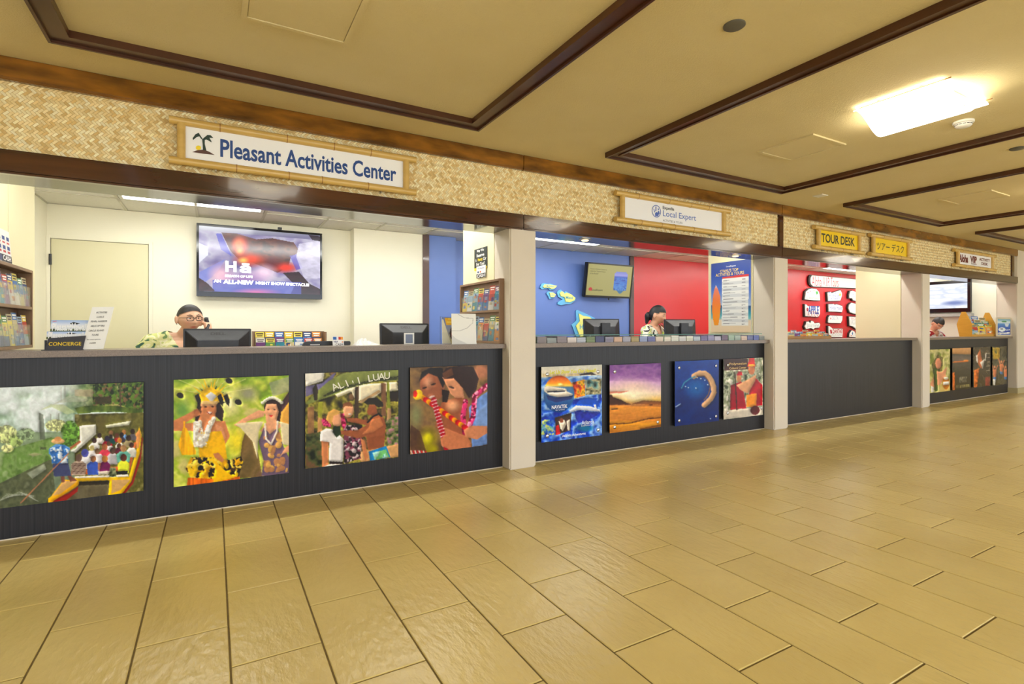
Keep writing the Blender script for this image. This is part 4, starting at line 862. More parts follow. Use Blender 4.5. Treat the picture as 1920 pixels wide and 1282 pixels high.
c.mottle(None, [(60, 70, 50), (190, 190, 170), (110, 120, 90), (226, 220, 206)], 10, 10, 81); c.p((58, 28, 24), (1462, 135), (1640, 128), (1650, 210), (1470, 222)); c.p((206, 196, 180), (1472, 520), (1762, 490), (1762, 552), (1474, 580)); c.p((150, 20, 40), (1520, 330), (1600, 300), (1640, 500), (1520, 510)); c.p((170, 26, 44), (1690, 260), (1755, 330), (1760, 480), (1640, 490), (1660, 380), nz=.2); c.p((214, 160, 120), (1560, 330), (1640, 290), (1710, 250), (1700, 300), (1650, 390), (1600, 370)); c.e((190, 120, 84), 1672, 215, 24, 36); c.p((196, 40, 40), (1640, 190), (1655, 125), (1690, 125), (1700, 190)); c.e((230, 180, 60), 1672, 180, 26, 8)
c.p((232, 150, 50), (1640, 400), (1715, 390), (1715, 490), (1640, 490)); c.e((190, 130, 90), 1580, 280, 18, 28); c.p((180, 30, 50), (1560, 255), (1575, 225), (1600, 230), (1605, 256)); c.l((60, 36, 30), 8, (1548, 230), (1570, 510)); c.e((86, 30, 34), 1705, 515, 34, 34)
t, Y, x0, x1, z0, z1 = picture('bolted poster of two men in red cloaks with a brown heading', px, c, .035, .012, ((.1, .1), (.1, .9), (.95, .88)), group='bolted pictures under the blue booth')
for s, a, b, yc, h in (('Polynesian', .14, .57, .09, .034), ('Cultural Center', .14, .56, .155, .026)): word(t, s, (x0 + (x1 - x0) * (a + b) / 2, Y + .0006, z1 - (z1 - z0) * yc), (1, 0, 0), (0, 0, 1), width=(x1 - x0) * (b - a), height=h, bold=.01, col=L4((226, 190, 120)))

# --- last booth: four narrow pictures
G4 = 'narrow pictures under the last booth'
px = [(1741, 656.5), (1781, 653), (1781.2, 733), (1741, 736.5)]
c = Canvas(crop(px, 1440, 620, 4), 60, 96)
c.mottle(None, [(150, 150, 80), (206, 196, 140), (120, 130, 60)], 5, 6, 91); c.mottle(c.mask_poly([(1230, 250), (1270, 180), (1310, 200), (1305, 300), (1240, 320)]), [(60, 56, 30), (120, 110, 60)], 16, 16, 92); c.e((206, 140, 110), 1275, 245, 22, 40); c.p((210, 150, 116), (1215, 400), (1260, 300), (1300, 310), (1340, 270), (1330, 340), (1290, 400), (1230, 430)); c.l((60, 80, 40), 24, (1250, 290), (1260, 440)); c.p((206, 180, 110), (1290, 400), (1364, 380), (1364, 450), (1290, 460)); c.e((176, 110, 40), 1333, 390, 26, 50); c.e((236, 226, 206), 1333, 355, 18, 12); c.p((240, 232, 220), (1310, 382), (1356, 378), (1356, 404), (1310, 408)); c.p((226, 220, 212), (1222, 410), (1245, 420), (1240, 456), (1222, 456))
picture('narrow picture of a woman in a leaf wreath with a round badge', px, c, .03, .012, group=G4)
px = [(1785, 653.7), (1820.2, 651), (1820.2, 727.5), (1786, 732)]
c = Canvas(crop(px, 1440, 620, 4), 50, 90)
c.grad([(135, (206, 160, 110)), (175, (190, 140, 90)), (180, (96, 90, 84)), (220, (110, 96, 86)), (240, (92, 84, 72)), (300, (66, 62, 52)), (450, (56, 52, 42))]); c.e((250, 190, 90), 1485, 226, 26, 9, soft=.6); c.p((230, 130, 60), (1385, 236), (1500, 220), (1500, 232), (1385, 244), a=.8); c.p((204, 110, 50), (1385, 320), (1400, 310), (1405, 440), (1388, 445), nz=.4); c.mottle(c.mask_poly([(1435, 350), (1490, 345), (1490, 385), (1435, 390)]), [(66, 62, 52), (140, 134, 116)], 30, 20, 94); c.mottle(c.mask_poly([(1410, 408), (1510, 400), (1510, 420), (1410, 428)]), [(66, 62, 50), (150, 140, 90)], 30, 8, 95)
picture('narrow picture of a dusky sunset over dark hills', px, c, .03, .012, group=G4)
px = [(1824, 651.5), (1857, 649), (1857.2, 722), (1825, 727)]
c = Canvas(crop(px, 1440, 620, 4), 48, 88)
c.mottle(None, [(56, 50, 40), (84, 74, 58), (66, 56, 48)], 5, 8, 96); c.p((206, 200, 190), (1560, 190), (1580, 170), (1590, 250), (1565, 240)); c.p((210, 206, 196), (1630, 165), (1638, 165), (1632, 230), (1626, 230)); c.p((190, 110, 70), (1570, 180), (1590, 140), (1605, 230), (1600, 290), (1575, 250), a=.9); c.p((196, 110, 50), (1545, 300), (1585, 280), (1570, 420), (1550, 430), nz=.5); c.p((214, 204, 190), (1590, 240), (1625, 210), (1610, 290)); c.p((140, 70, 60), (1630, 350), (1665, 340), (1660, 410), (1630, 410), nz=.3)
for k in range(5): c.l((190, 180, 160), 3, (1635, 170 + k * 32), (1662, 168 + k * 32))
picture('narrow dark picture of performers beside a ladder', px, c, .03, .012, group=G4)
px = [(1860.5, 650.6), (1887.3, 648.4), (1888, 720), (1861, 722.5)]
c = Canvas(crop(px, 1440, 620, 4), 40, 86)
c.mottle(None, [(66, 64, 50), (96, 90, 70), (76, 70, 58)], 5, 8, 97); c.mottle(c.mask_poly([(1680, 130), (1735, 130), (1735, 210), (1690, 215)]), [(150, 120, 30), (206, 170, 60), (90, 90, 40)], 16, 12, 98)
for x, y in ((1700, 290), (1748, 250), (1780, 290)): c.e((206, 140, 100), x, y - 18, 7, 10); c.p((204, 130, 92), (x - 14, y), (x + 14, y), (x + 10, y + 60), (x - 8, y + 60)); c.l((204, 130, 92), 7, (x - 20, y - 40), (x - 8, y), (x + 8, y), (x + 22, y - 30)); c.p((90, 130, 180), (x - 10, y + 55), (x + 12, y + 55), (x + 10, y + 75), (x - 8, y + 75))
c.p((226, 222, 214), (1690, 360), (1708, 360), (1706, 404), (1692, 404))
picture('narrow picture of dancers with raised arms', px, c, .03, .012, group=G4)
# ================================================================ things in the booths
PAL0 = [(232, 196, 40), (196, 60, 40), (60, 110, 180), (236, 232, 222), (90, 140, 70), (224, 140, 50), (40, 60, 110), (150, 180, 200), (110, 60, 120), (206, 190, 140), (40, 130, 150), (240, 220, 90)]
PAL = [tuple(int(v * .82 + 128 * .18) for v in c_) for c_ in PAL0]
CN = ['yellow', 'red', 'blue', 'white', 'green', 'orange', 'navy', 'pale blue', 'purple', 'tan', 'teal', 'pale yellow']
ORD = ['first', 'second', 'third', 'fourth', 'fifth', 'sixth', 'seventh', 'eighth', 'ninth', 'tenth', 'eleventh', 'twelfth', 'thirteenth', 'fourteenth', 'fifteenth', 'sixteenth', 'seventeenth', 'eighteenth', 'nineteenth', 'twentieth'] + ['twenty-' + w for w in ('first', 'second', 'third', 'fourth', 'fifth', 'sixth', 'seventh', 'eighth', 'ninth')] + ['thirtieth', 'thirty-first', 'thirty-second', 'thirty-third']
def leaflet(label, group, o, ex, eu, en, w, h, top, seed, name='leaflet', th=.004, cat='leaflet', PAL=None):
    PAL = PAL or globals()['PAL']
    """upright printed leaflet; o = bottom-left corner, top = palette index of its heading band"""
    r = random.Random(seed); o, ex, eu, en = Vector(o), Vector(ex), Vector(eu), Vector(en); mb = MB()
    c = o + ex * w / 2 + eu * h / 2; mb.obox(c - en * th / 2, ex * w / 2, eu * h / 2, en * th / 2, L4((228, 226, 220)))
    def rect(a0, a1, b0, b1, col, lift):
        q = [o + ex * (a * w) + eu * (b * h) + en * lift for a, b in ((a0, b0), (a1, b0), (a1, b1), (a0, b1))]; mb.add(q, [(0, 1, 2, 3)], L4(col))
    rect(0, 1, .78, 1, PAL[top], .0006)
    k1, k2 = r.randrange(12), r.randrange(12); s = r.uniform(.3, .5)
    rect(0, 1, s, .78, PAL[k1], .0006); rect(0, 1, 0, s, PAL[k2], .0006)
    for _ in range(5):
        a = r.uniform(.05, .6); b = r.uniform(.03, .66); rect(a, min(.96, a + r.uniform(.2, .5)), b, min(.76, b + r.uniform(.05, .16)), PAL[r.randrange(12)], .001)
    hc = (250, 248, 240) if sum(PAL[top]) < 480 else (60, 40, 40)
    rect(.1, .9, .90, .95, hc, .0011); rect(.18, .82, .82, .86, hc, .0011)
    return P(name, mb, M_matte, attr=True, label=label, cat=cat, group=group, recalc=False)
def card(name, label, cat, cv, o, ex, ed, en, th, m=None, group=None, edge=None):
    """flat printed card: o = top-left, ex right vector, ed down vector, en outward normal"""
    o, ex, ed, en = Vector(o), Vector(ex), Vector(ed), Vector(en); en = en.normalized()
    b = o + ex / 2 + ed
    t = T(name, b, label, cat, group)
    P('board', MB().obox(o + ex / 2 + ed / 2 - en * th / 2, ex / 2, ed / 2, en * th / 2), edge or M_white, t)
    if cv is not None: print_part('print', cv, o + en * .0008, ex, ed, m or M_matte, t)
    return t
UNIT = [(0, 0), (100, 0), (100, 100), (0, 100)]
def frame_text(t, s, o, ex, ed, en, a, b, wfrac=None, h=None, col=(20, 20, 20), **k):
    """word at fractions (a, b) of a card"""
    o, ex, ed, en = Vector(o), Vector(ex), Vector(ed), Vector(en).normalized()
    return word(t, s, o + ex * a + ed * b + en * .0016, ex.normalized(), -ed.normalized(), width=ex.length * wfrac if wfrac else None, height=h, col=L4(col), **k)

# ---------------------------------------------------------------- wall racks on the partitions of the first booth
def wall_rack(label, xw, xf, y0, y1, z0, z1, n, sgn, lab, seed):
    """rack on a partition; sgn = +1 faces +x, -1 faces -x"""
    t = T('brochure_rack', ((xw + xf) / 2, (y0 + y1) / 2, z0), label, 'rack', 'wooden wall racks of the first booth')
    b = .02; zm = z0 + (z1 - z0) * .49; xi = xw + sgn * .006
    P('back', BX(xw, xi, y0, y1, z0, z1), M_wbrown, t)
    for za in (z0, zm, z1 - b): P('shelf', BX(xi, xf, y0 + b, y1 - b, za, za + b), M_wbrown, t, bevel=.002)
    P('end_panel', BX(xi, xf, y0, y0 + b, z0, z1), M_wbrown, t, bevel=.002); P('end_panel', BX(xi, xf, y1 - b, y1, z0, z1), M_wbrown, t, bevel=.002)
    pitch = (y1 - y0 - 2 * b - .02) / n
    for row, za in enumerate((zm + b, z0 + b)):
        zt = (z1 - b if row == 0 else zm) - .012; h = zt - za
        P('pocket', BX(xf - sgn * .006, xf - sgn * .003, y0 + b, y1 - b, za, za + h * .60), M_clear, t)
        for k in range(n):
            top = (k * 5 + row * 3 + seed) % 12; lean = .03
            ya = y0 + b + .012 + pitch * k
            eu = Vector((-sgn * .10, 0, 1)).normalized()
            if sgn > 0: o, ex = (xf - .012, ya, za + .001), Vector((0, 1, 0))
            else: o, ex = (xf + .012, ya + pitch * .9, za + .001), Vector((0, -1, 0))
            rw = 'upper' if row == 0 else 'lower'
            leaflet('%s leaflet, %s row of the %s, %s from the counter' % (CN[top], rw, lab, ORD[k]), 'leaflets in the ' + lab, o, ex, eu, (sgn, 0, 0), pitch * .92, h * (.88 + .06 * math.sin(k * 2.1)), top, seed * 100 + row * 20 + k)
    return t
yn = YU(62, -1.07)
wall_rack('brown brochure rack on the left partition', -1.153, -1.07, 4.00, yn, ZT + .001, AX(62, 507.5, -1.07).z, 7, 1, 'left wall rack', 3)
xf = XU(937, 4.0); zb = ZT + .001
wall_rack('brown brochure rack on the right partition beside the first pillar', 2.1966, xf, 4.0, YU(862, xf), zb, AX(937, 521.5, xf).z, 7, -1, 'right wall rack', 8)
# cards on the partitions
c = Canvas(UNIT, 40, 60, (232, 232, 228))
for i in range(3):
    for j in range(2): c.p((40, 64, 130), (8 + 32 * i, 20 + 28 * j), (28 + 32 * i, 20 + 28 * j), (28 + 32 * i, 32 + 28 * j), (8 + 32 * i, 32 + 28 * j)); c.p((190, 50, 50), (8 + 32 * i, 36 + 28 * j), (28 + 32 * i, 36 + 28 * j), (28 + 32 * i, 42 + 28 * j), (8 + 32 * i, 42 + 28 * j))
c.p((30, 30, 34), (20, 76), (100, 76), (100, 98), (20, 98)); c.e((70, 74, 110), 14, 87, 14, 11)
ztop = AX(62, 507.5, -1.07).z
o, ex, ed, en = Vector((-1.10, 4.13, ztop + .20)), Vector((0, .23, 0)), Vector((.016, 0, -.197)), Vector((1, 0, .07))
t = card('payment_sign', 'payment sign with flag squares and the word CASH on the left rack', 'sign', c, o, ex, ed, en, .006, edge=M_dgrey)
frame_text(t, 'CASH', o, ex, ed, en, .62, .87, .6, .03, (240, 240, 240), bold=.03)
xw = 2.1966
def onpart(u, v): return AX(u, v, xw - .006)
a, b, d = onpart(889.5, 468.5), onpart(913, 460.5), onpart(889.5, 508)
ex, ed = Vector((0, b.y - a.y, 0)), Vector((0, 0, d.z - a.z)); c = Canvas(UNIT, 30, 40, (40, 46, 42)); c.p((240, 206, 20), (0, 88), (100, 88), (100, 100), (0, 100))
t = card('rental_sign', 'black and yellow car rental sign on the right partition', 'sign', c, a, ex, ed, (-1, 0, 0), .005, edge=M_dgrey)
for s, q, w, col in (('May We', .12, .55, (240, 240, 236)), ('Reserve', .32, .6, (240, 240, 236)), ('For You?', .72, .65, (240, 240, 236))): frame_text(t, s, a, ex, ed, (-1, 0, 0), .5, q, w, .03, col, bold=.03)
for s, p_, w, col in (('A', .14, .1, (240, 240, 236)), ('Hertz', .48, .38, (240, 206, 20)), ('Car', .84, .24, (240, 240, 236))): frame_text(t, s, a, ex, ed, (-1, 0, 0), p_, .52, w, .03, col, bold=.03)
xw = 2.1966 - .007
a, b, d = onpart(893.5, 500), onpart(910.5, 495.5), onpart(893.5, 522)
ex, ed = Vector((0, b.y - a.y, 0)), Vector((0, 0, d.z - a.z)); c = Canvas(UNIT, 24, 28, (236, 236, 234)); c.p((40, 60, 120), (12, 44), (28, 44), (28, 58), (12, 58)); c.p((220, 110, 40), (36, 44), (52, 44), (52, 58), (36, 58)); c.p((30, 30, 34), (0, 66), (100, 66), (100, 100), (0, 100))
t = card('cash_sign', 'small white payment card reading CASH below the car rental sign', 'sign', c, a, ex, ed, (-1, 0, 0), .004)
frame_text(t, 'CASH', a, ex, ed, (-1, 0, 0), .5, .83, .85, .03, (240, 240, 240), bold=.03); frame_text(t, 'We Welcome', a, ex, ed, (-1, 0, 0), .5, .2, .7, .014, (40, 60, 140))

# ---------------------------------------------------------------- televisions
def tvm(name, emit):
    m = mat(name, (0, 0, 0), attr=True, emit=emit, rough=.15); nt = m.node_tree; b = nt.nodes['Principled BSDF']
    for l in list(nt.links):
        if l.to_socket == b.inputs['Base Color']: nt.links.remove(l)
    b.inputs['Base Color'].default_value = (.01, .01, .012, 1); return m
def tv(label, TL, TR, BL, cv, emit, en, border=(.03, .03, .03, .05), name='television'):
    TL, TR, BL = Vector(TL), Vector(TR), Vector(BL); ex, ed, en = TR - TL, BL - TL, Vector(en).normalized(); th = .06
    t = T(name, TL + ex / 2 + ed, label, 'television')
    W_, H_ = ex.length, ed.length; exn, edn = ex / W_, ed / H_
    P('body', MB().obox(TL + ex / 2 + ed / 2 - en * th / 2, ex / 2, ed / 2, en * th / 2), M_black, t, bevel=.006)
    l, r_, tp, bt = border
    for p0, dx, dd in ((TL, ex, edn * tp), (BL - edn * bt, ex, edn * bt), (TL + edn * tp, exn * l, edn * (H_ - tp - bt)), (TR + edn * tp - exn * r_, exn * r_, edn * (H_ - tp - bt))):
        P('bezel', MB().obox(p0 + dx / 2 + dd / 2 + en * .005, dx / 2, dd / 2, en * .007), M_blackg, t, bevel=.002)
    o = TL + exn * l + edn * tp + en * .001; e2, d2 = exn * (W_ - l - r_), edn * (H_ - tp - bt)
    print_part('screen', cv, o, e2, d2, tvm('tv_screen_' + label[:12], emit), t)
    return t, o, e2, d2, en
z1t, z0t = 2.309, 1.550; xa, xb = -.152, 1.091
c = Canvas([(133, 250), (1040, 315), (1042, 765), (138, 742)], 240, 150)
c.mottle(None, [(110, 100, 150), (150, 140, 176), (180, 176, 196), (130, 120, 170)], 5, 4, 101)
c.grad([(240, (226, 230, 232)), (300, (150, 150, 168)), (330, (120, 116, 150))], c.V < 262 + (c.U - 130) * .07 + 25)
c.p((226, 226, 240), (130, 380), (200, 410), (205, 470), (130, 540)); c.p((120, 130, 210), (140, 600), (330, 500), (300, 560), (230, 640), (180, 680), (140, 640), a=.8)
m = c.mask_poly([(300, 300), (420, 310), (560, 350), (680, 340), (840, 370), (890, 440), (820, 480), (800, 560), (720, 600), (520, 520), (430, 500), (370, 440)]); c.put(m, (70, 36, 40)); c.mottle(m, [(40, 20, 26), (110, 50, 40), (80, 40, 50)], 10, 10, 102, a=.7)
c.e((190, 60, 50), 440, 400, 80, 90, soft=.5); c.e((236, 130, 80), 430, 385, 56, 60, soft=.7); c.e((250, 170, 90), 440, 440, 40, 40, soft=.8); c.e((240, 70, 30), 520, 500, 150, 70, soft=.8); c.e((255, 200, 90), 465, 508, 50, 30, soft=.8); c.e((236, 60, 40), 780, 560, 110, 50, soft=.7); c.e((110, 30, 40), 680, 520, 90, 60, soft=.7, a=.7)
c.e((240, 190, 206), 300, 620, 110, 110, soft=.8); c.e((246, 214, 232), 620, 600, 120, 80, soft=.8); c.e((170, 110, 180), 480, 640, 200, 60, soft=.9, a=.6); c.p((60, 60, 190), (260, 310), (300, 310), (380, 480), (300, 430), a=.7); c.p((80, 70, 190), (810, 470), (860, 460), (910, 560), (860, 580), a=.6)
c.p((206, 200, 220), (880, 380), (1040, 350), (1042, 640), (920, 640), (860, 480), a=.8, nz=.15); c.p((40, 24, 44), (950, 310), (1040, 320), (1040, 360), (980, 350)); c.p((50, 26, 36), (760, 600), (880, 590), (960, 680), (1042, 720), (1042, 765), (820, 760), (850, 690), nz=.3)
m = c.V > 655 + (c.U - 200) * .02; c.put(m & (c.U > 240) & (c.U < 900), (86, 96, 190), .75); c.p((60, 30, 34), (138, 640), (200, 680), (260, 740), (138, 742), nz=.4); c.e((210, 110, 170), 560, 745, 200, 30, soft=.9)
t, o, e2, d2, en = tv('large wall television showing a red and purple night show advert', (xa, 6.36, z1t), (xb, 6.36, z1t), (xa, 6.36, z0t), c, .72, (0, -1, 0), (.022, .022, .025, .052))
def tvt(s, xa_, xb_, yc, h, **k): word(t, s, o + e2 * ((xa_ + xb_) / 2 - 133) / 907 * 1.0 + Vector((0, -.0015, -yc)), (1, 0, 0), (0, 0, 1), width=e2.length * (xb_ - xa_) / 907, height=h, col=(1, 1, 1, 1), **k)
H2 = d2.length
M_flat_save = M_flat; M_flat = mat('screen_text', (255, 255, 255), emit=.7, attr=True)
word(t, 'H', o + e2 * .245 + Vector((0, -.0015, -H2 * .60)), (1, 0, 0), (0, 0, 1), width=.105, height=.115, bold=.04, col=(1, 1, 1, 1))
word(t, '\u0101', o + e2 * .36 + Vector((0, -.0015, -H2 * .615)), (1, 0, 0), (0, 0, 1), width=.11, height=.105, bold=.04, col=(1, 1, 1, 1))
tvt('BREATH OF LIFE', 313, 512, H2 * .748, .026, bold=.05); tvt('AN', 233, 285, H2 * .835, .032, bold=.05); tvt('ALL-NEW', 300, 520, H2 * .84, .046, bold=.06); tvt('NIGHT SHOW SPECTACLE!', 535, 950, H2 * .84, .034, bold=.05)
M_flat = M_flat_save
P('sensor', BX(.62, .66, 6.31, 6.345, z1t, z1t + .022), M_black, t); P('mount', BX(.3, .65, 6.42, 6.45, 1.8, 2.05), M_dgrey, t)
P('logo', BX(.45, .51, 6.3525, 6.354, z0t + .02, z0t + .03), M_metal, t)
c = Canvas(UNIT, 100, 66, (166, 158, 92))
m = ((np.abs(c.U - 75) < 15) & (np.abs(c.V - 50) < 30)); c.grad([(18, (110, 120, 200)), (32, (150, 150, 220)), (38, (30, 70, 180)), (60, (40, 110, 200)), (82, (60, 130, 190))], m & ~(((np.abs(c.U - 75) > 12) & (np.abs(c.V - 50) > 25)))); c.p((50, 110, 150), (67, 80), (85, 80), (76, 92)); c.mottle(m & (c.V > 38), [(20, 50, 150), (90, 150, 220), (40, 100, 200)], 18, 18, 111, a=.6); c.e((190, 40, 40), 10, 80, 4, 5.5)
t, o, e2, d2, en = tv('tilted wall television with an olive screen on the blue wall', (4.821, 6.22, 2.205), (5.737, 6.22, 2.205), (4.821, 6.30, 1.693), c, .62, (0, -.988, -.154), (.022, .022, .022, .028))
M_flat = mat('screen_text2', (255, 255, 255), rough=.5, attr=True)
frame_text(t, 'LocalExpert', o, e2, d2, en, .245, .83, .24, .035, (60, 60, 50), bold=.015)
for k, (s, w) in enumerate((('Hawaii\'s Waimea Canyon is', .36), ('called the "Grand Canyon', .34), ('of the Pacific"', .19))): frame_text(t, s, o, e2, d2, en, .05 + w / 2, .16 + .07 * k, w, .024, (80, 80, 60))
M_flat = M_flat_save
P('mount_arm', MB().cyl((5.28, 6.30, 1.95), (5.28, 6.45, 1.95), .03, 10), M_dgrey, t); P('status_light', BX(5.27, 5.285, 6.27, 6.285, 1.655, 1.69), M_black, t)
xt = XE - .10; ya, yb = YU(1820, xt), 5.75
za, zb_ = AX(1818, 524, xt).z, AX(1818, 584.5, xt).z
c = Canvas(UNIT, 60, 46); c.mottle(None, [(236, 240, 248), (250, 252, 255), (206, 216, 236), (240, 244, 250)], 3, 5, 121); c.e((120, 140, 190), 80, 78, 24, 12, soft=.7)
tv('grey framed television with a pale screen in the last booth', (xt, yb, za), (xt, ya, za), (xt, yb, zb_), c, .75, (-1, 0, 0), (.05, .05, .06, .08))
P('tv_shelf', BX(xt - .02, XE, ya - .02, yb, zb_ - .09, zb_ - .025), mat('grey_bracket', (170, 168, 160), None, rough=.5), label='grey ledge under the last booth television', cat='shelf', bevel=.004)

# ---------------------------------------------------------------- monitors
def monitor(label, x, y, w, h, ztop, yaw, tilt=.08, column=False):
    z0 = ZD = .74
    t = T('computer_monitor', (x, y, ZD), label, 'monitor', 'black flat monitors on the desks', rotz=yaw)
    zb = ztop - h - ZD; zt = ztop - ZD; hw = w / 2
    def fr(p): return (p[0], p[1] + (p[2] - zb) * tilt, p[2])          # leans back
    def bx(mb, x0, x1, y0, y1, za, zz): b = MB().box(x0, x1, y0, y1, za, zz); mb.add([fr(v) for v in b.v], b.f); return mb
    P('bezel', bx(MB(), -hw, hw, -.016, .016, zb, zt), M_black, t, local=True, bevel=.004)
    P('screen', bx(MB(), -hw + .014, hw - .014, .0155, .0175, zb + .02, zt - .014), M_blackg, t, local=True)
    # tapered back housing, facing the corridor
    i, j = w * .30, .0
    v = [(-hw * .95, -.016, zb + .012), (hw * .95, -.016, zb + .012), (hw * .95, -.016, zt - .012), (-hw * .95, -.016, zt - .012), (-i, -.085, zb + h * .12), (i, -.085, zb + h * .12), (i, -.085, zb + h * .74), (-i, -.085, zb + h * .74)]
    P('rear_housing', MB().add([fr(q) for q in v], [(4, 5, 6, 7), (0, 1, 5, 4), (1, 2, 6, 5), (2, 3, 7, 6), (3, 0, 4, 7)]), M_dgrey, t, local=True, bevel=.003)
    P('neck', BX(-.05, .05, -.112, -.06, .01, zb + h * .86) if column else BX(-.035, .035, -.108, -.08, .01, zb + h * .5), M_dgrey, t, local=True, bevel=.004)
    P('foot', MB().lathe((0, -.03, 0), [(.115, 0), (.115, .008), (.10, .014), (0, .016)], 24), M_black, t, local=True, smooth=True)
    if column: return t
    mb = MB(); zz = zb + h * .885; kk = .069 / (.26 * h - .012); lettering(mb, 'DELL', (0, 0, zz), (1, 0, 0), (0, 0, 1), width=w * .22, height=.020, bold=.03, col=L4((12, 12, 13)))
    mb.v = [(a, -.016 - (zt - .012 - q) * kk + (q - zb) * tilt - .003, q) for a, b, q in mb.v]
    P('lettering', mb, M_flat, t, local=True, attr=True)
    return t
y = 4.55
monitor('black monitor in front of the woman on the phone', XU(409, y), y, XU(473, y) - XU(345.5, y), .33, AY(408, 616, y).z, 0)
monitor('black monitor before the dark wood strip, with a small white frame', XU(760, y), y, XU(806, y) - XU(715, y), .31, AY(760, 606, y).z, 0)
monitor('left monitor of the blue booth, in front of the island map', XU(1129, 4.55), 4.55, .42, .33, AY(1129, 597.5, 4.55).z, -.28, column=True)
monitor('right monitor of the blue booth, in front of the red wall', XU(1276, 4.55), 4.55, .40, .33, AY(1276, 598.5, 4.55).z, -.35, column=True)
fy = 4.30; xa, xb = XU(757.5, fy), XU(776, fy); zt = AY(766, 624, fy).z
t = T('photo_frame', ((xa + xb) / 2, fy, ZT), 'small white frame standing in front of the second monitor', 'frame')
for q in ((xa, xa + .012, ZT, zt), (xb - .012, xb, ZT, zt), (xa + .012, xb - .012, zt - .012, zt), (xa + .012, xb - .012, ZT, ZT + .01)): P('rail', BX(q[0], q[1], fy - .008, fy + .004, q[2], q[3]), M_white, t, bevel=.001)
P('glass', BX(xa + .012, xb - .012, fy - .002, fy + .002, ZT + .01, zt - .012), mat('slate_print', (92, 104, 128), (104, 116, 140), 8, .3), t)

# ---------------------------------------------------------------- on the first counter top
# concierge holder with two magazines
def mag(label, u0, v0, u1, v1, yb, yt, seed, txt):
    c = Canvas(UNIT, 70, 40); c.grad([(0, (150, 180, 226)), (40, (226, 232, 244)), (70, (200, 206, 214)), (74, (70, 84, 40)), (100, (40, 50, 26))]); c.mottle(c.V > 72, [(40, 50, 26), (96, 116, 50)], 12, 3, seed); c.p((40, 44, 52), (50, 26), (58, 16), (76, 26), (70, 34), (52, 34)); c.p((200, 60, 70), (4, 12), (14, 6), (16, 10), (6, 16))
    TL, TR = AY(u0, v0, yt), AY(u1, v0 + .5, yt); BLp = Vector((TL.x, yb, ZT + .004)); ed = BLp - TL
    ex = Vector((TR.x - TL.x, 0, 0)); en = ex.cross(-ed).normalized(); en = en if en.y < 0 else -en
    # the visible heading occupies the upper part of the cover
    t = card('magazine', label, 'magazine', None, TL, ex, ed, en, .006, group='magazines in the concierge holder')
    print_part('cover', c, TL + en * .0008, ex, ed * .42, M_matte, t)
    frame_text(t, txt, TL, ex, ed, en, .5, .24, .92, .05, (240, 242, 244), bold=.04)
mag('rear magazine of the concierge holder', 96, 600, 167, 0, 4.13, 4.19, 131, 'PleasantHawaii'); mag('front magazine of the concierge holder', 88, 621.5, 161, 0, 4.08, 4.11, 132, 'PleasantHawaii')
ya = 4.06; xa, xb = XU(85, ya), XU(156, ya)
t = T('brochure_holder', ((xa + xb) / 2, ya + .05, ZT), 'dark grey holder with yellow lettering CONCIERGE', 'holder')
zl, zr = AY(87, 634, ya).z, AY(158, 629, ya).z; M_slate = mat('slate_plastic', (58, 60, 70), None, rough=.4)
v = [(xa, ya - .012, ZT + .004), (xb, ya - .012, ZT + .004), (xb + .012, ya + .008, zr), (xa + .012, ya + .008, zl)]
P('front', MB().add(v + [(a, b + .005, q) for a, b, q in v], [(0, 1, 2, 3), (7, 6, 5, 4), (0, 4, 5, 1), (1, 5, 6, 2), (2, 6, 7, 3), (3, 7, 4, 0)]), M_slate, t)
P('tray', BX(xa - .015, xb + .005, ya - .02, ya + .15, ZT, ZT + .004), M_black, t); P('back', BX(xa + .01, xb + .005, ya + .145, ya + .15, ZT + .004, ZT + .07), M_black, t); P('side', BX(xa - .004, xa, ya, ya + .15, ZT + .004, ZT + .06), M_black, t)
word(t, 'CONCIERGE', ((xa + xb) / 2 + .004, ya - .0065, ZT + .038), (1, 0, 0), (0, .3, 1), width=(xb - xa) * .86, height=.021, bold=.01, col=L4((236, 206, 50)))
# leaning price card
TL, TR, BR, BL = AY(173, 575.5, 4.17), AY(216, 573.5, 4.17), AY(194, 657, 4.05), AY(153.5, 657, 4.05)
ex, ed = (TR - TL + BR - BL) / 2, (BL - TL + BR - TR) / 2; ed.z = ZT + .002 - TL.z
en = ex.cross(-ed); en = en if en.y < 0 else -en
t = card('counter_card', 'white leaning card listing activities on the first counter', 'sign', None, TL, ex, ed, en, .003)
for s, q, w in (('ACTIVITIES', .135, .5), ('LUAUS', .245, .33), ('PEARL HARBOR', .35, .74), ('HELICOPTERS', .46, .62), ('CIRCLE ISLAND', .57, .68), ('TOURS', .67, .3), ('for most options', .78, .6), ('available', .855, .28)): frame_text(t, s, TL, ex, ed, en, .5 - .06 * (q - .13), q, w, .0125 if q < .7 else .010, (60, 60, 62), bold=.01)
P('stand', MB().obox(TL + ex / 2 + ed * .62 - en.normalized() * .03, ex * .2, ed * .3, en.normalized() * .002), M_white, t)
